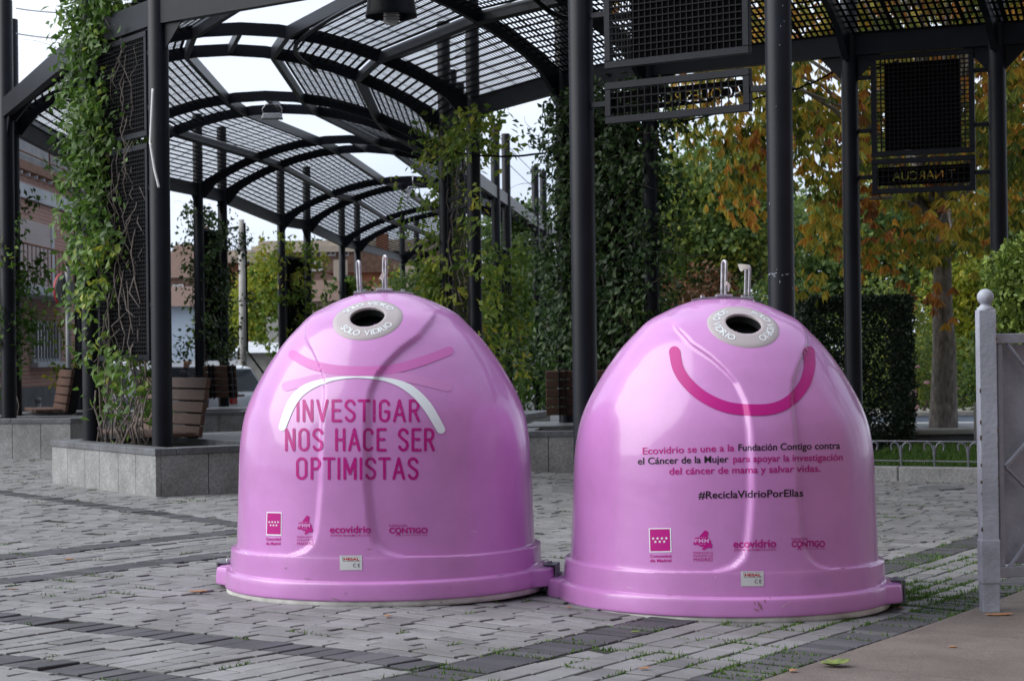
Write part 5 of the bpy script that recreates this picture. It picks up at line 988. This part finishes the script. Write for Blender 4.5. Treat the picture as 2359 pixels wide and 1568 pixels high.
tr('dark evergreen rising over the far roof end', 1195, 62, 470, 720, 150, M['maple'], (.2, .15), 90, 70, .17, 24)
tr('bushy green tree in the gap between the bins', 1240, 54, 560, 860, 150, M['maple'], (.42, .2), 110, 70, .15, 25)
tr('green tree behind the capped posts', 1120, 58, 640, 860, 170, M['maple'], (.35, .2), 100, 70, .16, 26)
tr('low leafy tree behind the left bin', 960, 52, 640, 830, 150, M['maple'], (.3, .2), 80, 60, .14, 27)
# ------------------------------------------------------------------ garden on the right
def kerb_lawn():
    k = MB(); A = np.array([2.9, 20.78]); B = np.array([9.5, 17.5]); d = (B - A) / np.linalg.norm(B - A); n = np.array([-d[1], d[0]]); L0 = np.linalg.norm(B - A); i = 0; x = 0
    while x < L0:
        l = 1.05 + .3 * random.random(); p, q = A + d * (x + .003), A + d * (min(L0, x + l) - .003); pl = [tuple(p), tuple(q), tuple(q + n * .16), tuple(p + n * .16)]; k.prism(pl, gz(*p) - .15, gz(*p) + .145); x += l
    o = bevel(k.build('kerb', M['granite']), .012, 1); tag(o, kind='structure')
    V = []; F = []; nx, ny = 14, 10
    for j in range(ny + 1):
        for i_ in range(nx + 1): p = A + d * (L0 * i_ / nx) + n * (.16 + 8.0 * j / ny); V.append((p[0], p[1], gz(*p) + .10 + .03 * math.sin(i_ * 2.1 + j)))
    F = [(j * (nx + 1) + i_, j * (nx + 1) + i_ + 1, (j + 1) * (nx + 1) + i_ + 1, (j + 1) * (nx + 1) + i_) for j in range(ny) for i_ in range(nx)]; tag(mesh_obj('lawn', V, F, mat('lawn_earth', (.035, .065, .012), .9, .4, 6, .5, 40)), kind='structure')
    N = 26000; a = rng.random(N) * L0; b = .2 + 5.2 * rng.random(N) ** 1.5; P = np.stack([A[0] + d[0] * a + n[0] * b, A[1] + d[1] * a + n[1] * b, np.zeros(N)], 1); P[:, 2] = np.array([gz(x_, y_) for x_, y_ in P[:, :2]]) + .10
    D = rng.normal(size=(N, 3)) * .35 + np.array([0, 0, 1]); tag(leaf_obj('grass', P, D, rng.normal(size=(N, 3)), .06 + .06 * rng.random(N), .010, rng.random(N), M['grass'], wide=.35), 'short green lawn behind the hoop-top fence', 'grass', kind='stuff')
    return A, d, n, L0
KA, Kd, Kn, KL = kerb_lawn()
def hoop_fence():
    root = empty('hoop_fence', 'low grey iron fence with curled tops along the lawn kerb', 'fence', (KA[0], KA[1], 0)); o = np.array([KA[0], KA[1]]); n = int(KL / .345); rl = MB()
    P = lambda s_, off, z: (Kd[0] * s_ + Kn[0] * off, Kd[1] * s_ + Kn[1] * off, gz(*(KA + Kd * s_)) + z)
    for z, r in ((.20, .008), (.40, .010)): rl.tube([P(s_, .10, z) for s_ in np.linspace(0, KL, 20)], r, 6)
    rl.build('rail', M['galv_dark'], root, smooth=True)
    for i in range(n):
        s_ = .1 + i * .345
        if s_ < 0.4: pass
        m = MB(); m.bar(P(s_, .10, .13), P(s_, .10, .36), .026, .014, (Kd[0], Kd[1], 0))
        for sg in (-1, 1): m.tube([P(s_ + sg * a, .10, zz) for a, zz in ((.004, .25), (.012, .32), (.032, .372), (.066, .392), (.094, .378), (.102, .345), (.094, .308))], .0105, 7)
        m.build('picket', M['galv_dark'], root)
hoop_fence()
def basin():
    root = empty('stone_fountain', 'low pale stone fountain basin with stepped rims behind the chestnut trunk', 'fountain', (6.2, 29, 0))
    for nm, y0, y1, z0, z1, m in (('lower_rim', -3.6, -3.25, .135, .21, 'concrete'), ('lower_wall', -3.55, -3.3, -.1, .134, 'plinth'), ('upper_rim', -1.2, -.85, .295, .36, 'concrete'), ('upper_wall', -1.15, -.9, -.1, .294, 'bluewall'), ('water_bed', -3.25, -1.2, -.1, .17, 'whitewall'), ('step', -2.2, -1.7, .17, .235, 'whitewall'), ('far_wall', -.8, 3.0, -.1, .30, 'concrete')):
        k = MB(); k.box((0, (y0 + y1) / 2, (z0 + z1) / 2), (8.4, y1 - y0, z1 - z0)); bevel(k.build(nm, M[m], root), .02)
    k = MB(); k.box((-.25, -3.9, .22), (.24, .22, .66)); p = bevel(k.build('pillar', M['concrete'], root), .01)
basin()
tree('horse_chestnut', 'large autumn chestnut tree with orange-brown drooping leaves behind the right bin', 'tree', (5.68, 26.3, .08), 3.4, .165, (5.5, 26.0, 5.2), (3.9, 3.2, 3.0), 520, 15, .145, M['chestnut'], (.43, .29), True, 40, None, .34, k=40, hollow=.25, droop=1.15, widthf=.27, f0=.80)
tree('horse_chestnut', 'second autumn chestnut crown farther right, cut by the photo edge', 'tree', (9.6, 31.0, .08), 3.6, .17, (9.2, 30.6, 5.6), (3.8, 3.2, 3.2), 300, 15, .145, M['chestnut'], (.41, .27), True, 41, None, .36, k=30, hollow=.3, droop=1.15, widthf=.27, f0=.75)
trg = lambda *a, **k: tr(*a, group='garden trees', **k)
trg('pale green maple behind the middle posts', 1660, 37, 330, 690, 330, M['maple'], (.45, .22), 190, 80, .13, 50, .14)
trg('green maple just right of the jasmine panel', 1560, 41, 420, 760, 260, M['maple'], (.32, .2), 130, 80, .13, 51, .13)
trg('yellow-green young tree right of the chestnut trunk', 2262, 34, 600, 880, 190, M['yellowtree'], (.5, .2), 110, 70, .11, 52, .08)
trg('tall green tree far behind the chestnut', 1990, 46, 430, 740, 520, M['maple'], (.35, .22), 240, 80, .17, 53, .2, clump_r=.75)
trg('tall dark tree beyond the right edge of the lawn', 2420, 48, 330, 740, 420, M['maple'], (.22, .2), 200, 80, .17, 54, .2, clump_r=.75)
shrub('shrub', 'rusty orange shrub behind the hooks of the right bin', 'shrub', (X(1630, 33), 33, 1.75), (.75, .6, .95), 2600, .10, M['redleaf'], (.5, .3), 1, 'garden shrubs')
shrub('shrub', 'bright green shrub between the hedge and the chestnut trunk', 'shrub', (X(2060, 32), 32, 1.35), (1.0, .8, 1.5), 5200, .09, M['maple'], (.6, .25), 2, 'garden shrubs')
shrub('shrub', 'dark green shrub behind the clipped hedge block', 'shrub', (X(1800, 34), 34, 1.3), (1.5, .8, 1.4), 5200, .10, M['maple'], (.3, .2), 3, 'garden shrubs')
shrub('shrub', 'deep green shrub mass under the jasmine panel', 'shrub', (X(1480, 36), 36, 1.3), (1.7, .9, 1.5), 6000, .10, M['maple'], (.22, .2), 4, 'garden shrubs')
shrub('shrub', 'broad green shrub behind the fountain', 'shrub', (X(2190, 38), 38, .9), (2.6, .9, 1.2), 7000, .10, M['maple'], (.4, .25), 5, 'garden shrubs')
shrub('shrub', 'leafy shrub right of the white gate', 'shrub', (X(2420, 30), 30, 1.0), (1.5, .9, 1.3), 5000, .10, M['maple'], (.35, .2), 6, 'garden shrubs')
shrub('clipped_hedge', 'tall dark clipped hedge block behind the right bin', 'hedge', (X(1962, 25.5), 25.5, .98), (.66, .62, .90), 30000, .055, M['darkleaf'], (.45, .25), 7, None, True)
shrub('low_hedge', 'low clipped hedge line behind the fountain', 'hedge', (X(2240, 34), 34, .45), (2.4, .4, .35), 9000, .06, M['darkleaf'], (.7, .2), 8, None, True)
def hedge_core(c, r, nm, par): pass
rb = shrub('rose_bush', 'rose bush with pale pink blooms left of the chestnut trunk', 'rose bush', (X(2105, 29.5), 29.5, .75), (.8, .5, .75), 2600, .07, M['maple'], (.5, .25), 9, None)
M['petal'] = mat('pink_petal', (.62, .36, .42), .6, .15, 12)
for i, (u, v) in enumerate(((2112, 848), (2135, 884), (2102, 912), (2110, 940), (2200, 897), (2104, 905))):
    p = atY(u, v, 29.1); k = MB()
    for j in range(7): a = j * .9; k.tube([(p[0] - rb.location.x, p[1] - rb.location.y, p[2] - rb.location.z), (p[0] - rb.location.x + .035 * math.cos(a), p[1] - rb.location.y + .035 * math.sin(a), p[2] - rb.location.z + .03)], [.012, .028], 6)
    k.build('bloom', M['petal'], rb, smooth=True)
shrub('conifer', 'light green clipped conifer at the right edge behind the gate', 'conifer', (X(2395, 12.6), 12.6, 1.55), (.30, .30, .42), 9000, .05, M['conifer'], (.5, .25), 10, None, lobes=12)
house('garden_kiosk', 'dark blue kiosk behind the fountain', 2215, 2300, 44, 800, 4, 'kiosk' if 'kiosk' in M else 'plinth', cornice='cream', group=None)
# ------------------------------------------------------------------ white gate at the right
def gate():
    x, y, z = onG(2279, 1409); root = empty('iron_gate', 'weathered white iron gate with a ball-topped post at the right edge', 'gate', (x, y, z)); h = atY(2279, 714, y)[2] - z; wd = .088; k = MB(); k.box((0, 0, h / 2), (wd, wd, h)); po = bevel(k.build('gate_post', M['white_paint'], root), .004)
    k = MB(); k.box((0, 0, .26), (wd + .008, wd + .008, .22)); bevel(k.build('foot_sleeve', M['white_paint'], po), .003)
    k = MB(); r = .042; pr = [(.044, h), (.044, h + .008), (.03, h + .02), (.024, h + .03)] + [(r * math.cos(a), h + .066 + r * math.sin(a)) for a in np.linspace(-.9, 1.57, 14)]; k.lathe(pr, n=32); k.build('ball_finial', M['white_paint'], po, smooth=True)
    k = MB(); 
    rc = random.Random(3)
    for i in range(16):
        zz = .1 + rc.random() * (h - .15); sx = rc.choice((-1, 1)); k.box((sx * wd / 2 * .98, -wd / 2 * .98, zz), (.004 + .005 * rc.random(), .005, .006 + .018 * rc.random() ** 2))
    k.build('paint_chip', M['chip'], po)
    t = Vector((.93, .37, 0)).normalized(); L0 = 1.6; leaf = MB(); o = t * .03
    P = lambda s_, zz, off=0: t * s_ + Vector((0, 0, zz)) + Vector((t.y, -t.x, 0)) * off
    leaf.bar(P(.03, h - .145), P(L0, h - .145), .05, .05); leaf.bar(P(.03, .2), P(L0, .2), .05, .055); leaf.bar(P(.075, .2275), P(.075, h - .17), .03, .03, t); leaf.bar(P(L0 - .02, .2275), P(L0 - .02, h - .17), .04, .04, t); lf = bevel(leaf.build('gate_leaf', M['white_paint'], root), .003, 1)
    k = MB(); m0, m1 = .2275, h - .17
    k.bar(P(.12, m1, .01), P(.12 + .55, m1 - .62, .01), .012, .022, (t.y, -t.x, 0)); k.bar(P(.12, m0, .01), P(.12 + .55, m0 + .62, .01), .012, .022, (t.y, -t.x, 0)); k.bar(P(.10, (m0 + m1) / 2 - .06, .01), P(.7, (m0 + m1) / 2 + .5, .013), .012, .022, (t.y, -t.x, 0)); k.bar(P(.10, (m0 + m1) / 2 - .06, .01), P(.7, (m0 + m1) / 2 - .6, .013), .012, .022, (t.y, -t.x, 0)); k.build('diagonal_bar', M['white_paint'], lf)
    k = MB(); k.bar(P(.10, (m0 + m1) / 2, -.035), P(L0 - .04, (m0 + m1) / 2, -.035), .004, m1 - m0 - .01); k.build('sheet_panel', M['white_paint'], lf)
gate()
# ------------------------------------------------------------------ small things on the paving
def joint_grass():
    P = []; 
    for a, b in JOINTS:
        mx, my = (a[0] + b[0]) / 2, (a[1] + b[1]) / 2; L0 = math.hypot(b[0] - a[0], b[1] - a[1]); m_ = dot(M60, (mx, my))
        nz = math.sin(mx * 3.1 + 1.7 * my) * math.sin(my * 2.3 - mx * 1.9) + .6 * math.sin(mx * 9 + my * 7)
        pr = .018 if m_ < -4.3 else (.24 if m_ < -3.0 else .1)
        if nz > .55: pr *= 3.2
        if nz < -.2: pr *= .25
        hot = math.exp(-((mx - 2.0) ** 2 / .12 + (my - 10.9) ** 2 / .5)); pr = min(.95, pr + .9 * hot)
        if my > 13: pr *= .8
        if rng.random() < pr:
            k = int((16 + 80 * hot + 34 * rng.random()) * L0 / .2)
            for _ in range(k): t = rng.random(); P.append((a[0] + (b[0] - a[0]) * t + rng.normal() * .004, a[1] + (b[1] - a[1]) * t + rng.normal() * .004, .010 + .018 * rng.random() ** 2 + .035 * hot * rng.random()))
    P = np.array(P); N = len(P); B = P.copy(); B[:, 2] = np.array([gz(x, y) for x, y in P[:, :2]]) - .006; D = rng.normal(size=(N, 3)) * .8 + np.array([0, 0, .8])
    tag(leaf_obj('joint_grass', B, D, rng.normal(size=(N, 3)), P[:, 2] + .006, .006, .2 + .8 * rng.random(N), M['grass'], wide=.3), 'moss and grass sprouting in the joints of the paving', 'grass', kind='stuff')
joint_grass()
M['dryleaf'] = mat('dry_leaf', (.34, .17, .08), .7, .3, 30); M['greenleaf'] = mat('fallen_green_leaf', (.10, .16, .03), .6, .3, 30, col2=(.2, .24, .05))
def fallen(label, us, vs, L_, W_, m, ang, curl=.25):
    x, y, z = onG(us / 1.27566, vs / 1.27566); V = []; F = []; n = 8
    for i in range(n + 1):
        t = i / n; wv = W_ * math.sin(math.pi * min(.97, t * .92 + .05)) ** .8 * (1 + .18 * math.sin(i * 2.4)); zz = .006 + curl * L_ * (t - .45) ** 2
        V += [((t - .5) * L_, -wv / 2, zz + .14 * wv), ((t - .5) * L_, 0, zz), ((t - .5) * L_, wv / 2, zz + .2 * wv)]
    F = [(3 * i + j, 3 * i + 3 + j, 3 * i + 4 + j, 3 * i + 1 + j) for i in range(n) for j in (0, 1)]; o = mesh_obj('fallen_leaf', V, F, M[m], smooth=True); o.location = (x, y, z + .002); o.rotation_euler = (0, 0, R_(ang)); so = o.modifiers.new('t', 'SOLIDIFY'); so.thickness = .0012; tag(o, label, 'leaf', 'fallen leaves on the paving')
fallen('curled tan leaf on the paving left of the left bin', 583, 1743, .10, .045, 'dryleaf', 10)
fallen('large green leaf on the rosy granite slabs', 2456, 1958, .13, .085, 'greenleaf', 20, .5)
fallen('dry brown leaf at the foot of the white gate', 2936, 1812, .14, .05, 'dryleaf', 5)
fallen('small orange leaf stuck in a wide joint before the right bin', 1894, 1968, .06, .025, 'dryleaf', 40)
fallen('tiny tan leaf by the left bin rim, lower left', 1140, 1814, .05, .03, 'dryleaf', 80)
fallen('small russet leaf between the dark bands at far left', 203, 1647, .06, .04, 'dryleaf', 0)
fallen('yellow leaf on the dark band before the right bin', 1868, 1861, .05, .03, 'greenleaf', 30)
fallen('small curled leaf on the granite slabs near the bottom edge', 2330, 1975, .05, .03, 'dryleaf', 60)
fallen('pale dry leaf between the right bin and the gate', 2640, 1790, .06, .035, 'dryleaf', 120)
fallen('tiny brown leaf on the slabs below the gate', 2800, 1905, .04, .025, 'dryleaf', 15)
fallen('yellowish leaf on the paving under the joined lugs', 1672, 1788, .05, .025, 'dryleaf', 100)
fallen('tan leaf at the left photo edge beyond the bands', 40, 1735, .06, .03, 'dryleaf', 170)
x, y, z = onG(2166, 1125); k = MB(); k.lathe([(.22, 0), (.22, .010), (.20, .010), (.195, .006), (0, .006)], (0, 0, 0), 36); mo = k.build('manhole_cover', M['coping']); mo.location = (x, y, z + .004); tag(mo, 'round dark metal cover in the paving by the lawn kerb', 'manhole cover')
# ------------------------------------------------------------------ what stands behind the photographer and shows in the gloss; unseen right-hand block added for shade
def block(label, c, d, m, fl):
    root = empty('street_block', label, 'building', (c[0], c[1], -.1), 0, 'buildings across the street'); k = MB(); k.box((0, 0, d[2] / 2), d); k.build('wall', M[m], root); nx = int(d[0] / 2.6)
    for f in range(fl):
        for i in range(nx):
            k = MB(); k.box((-d[0] / 2 + (i + .5) * d[0] / nx, d[1] / 2 + .02, 1.6 + f * 3), (1.1, .08, 1.4)); k.build('window', M['glass'], root)
block('added unseen brick block shading the square from the right', (18, 2, 0), (10, 22, 11), 'brick2', 3); block('brick block across the street behind the viewer, right', (9.5, -17, 0), (22, 8, 12), 'brick2', 3); block('lower rendered block behind the viewer, left', (-15, -19, 0), (20, 8, 5.5), 'cream', 1)
for i, (x, y, h, r) in enumerate(((-6.5, -11, 6.0, 2.2), (4.5, -12, 8.0, 3.0), (12, -8, 7.0, 2.8))):
    tree('street_tree', ('slim green street tree behind the viewer at left', 'tall street tree behind the viewer in the middle', 'broad street tree behind the viewer at right')[i], 'tree', (x, y, 0), h * .6, .14, (x, y, h * .72), (r, r, h * .32), 70, 45, .22, M['maple'], (.3, .2), False, 60 + i, 'street trees behind the viewer', .8)
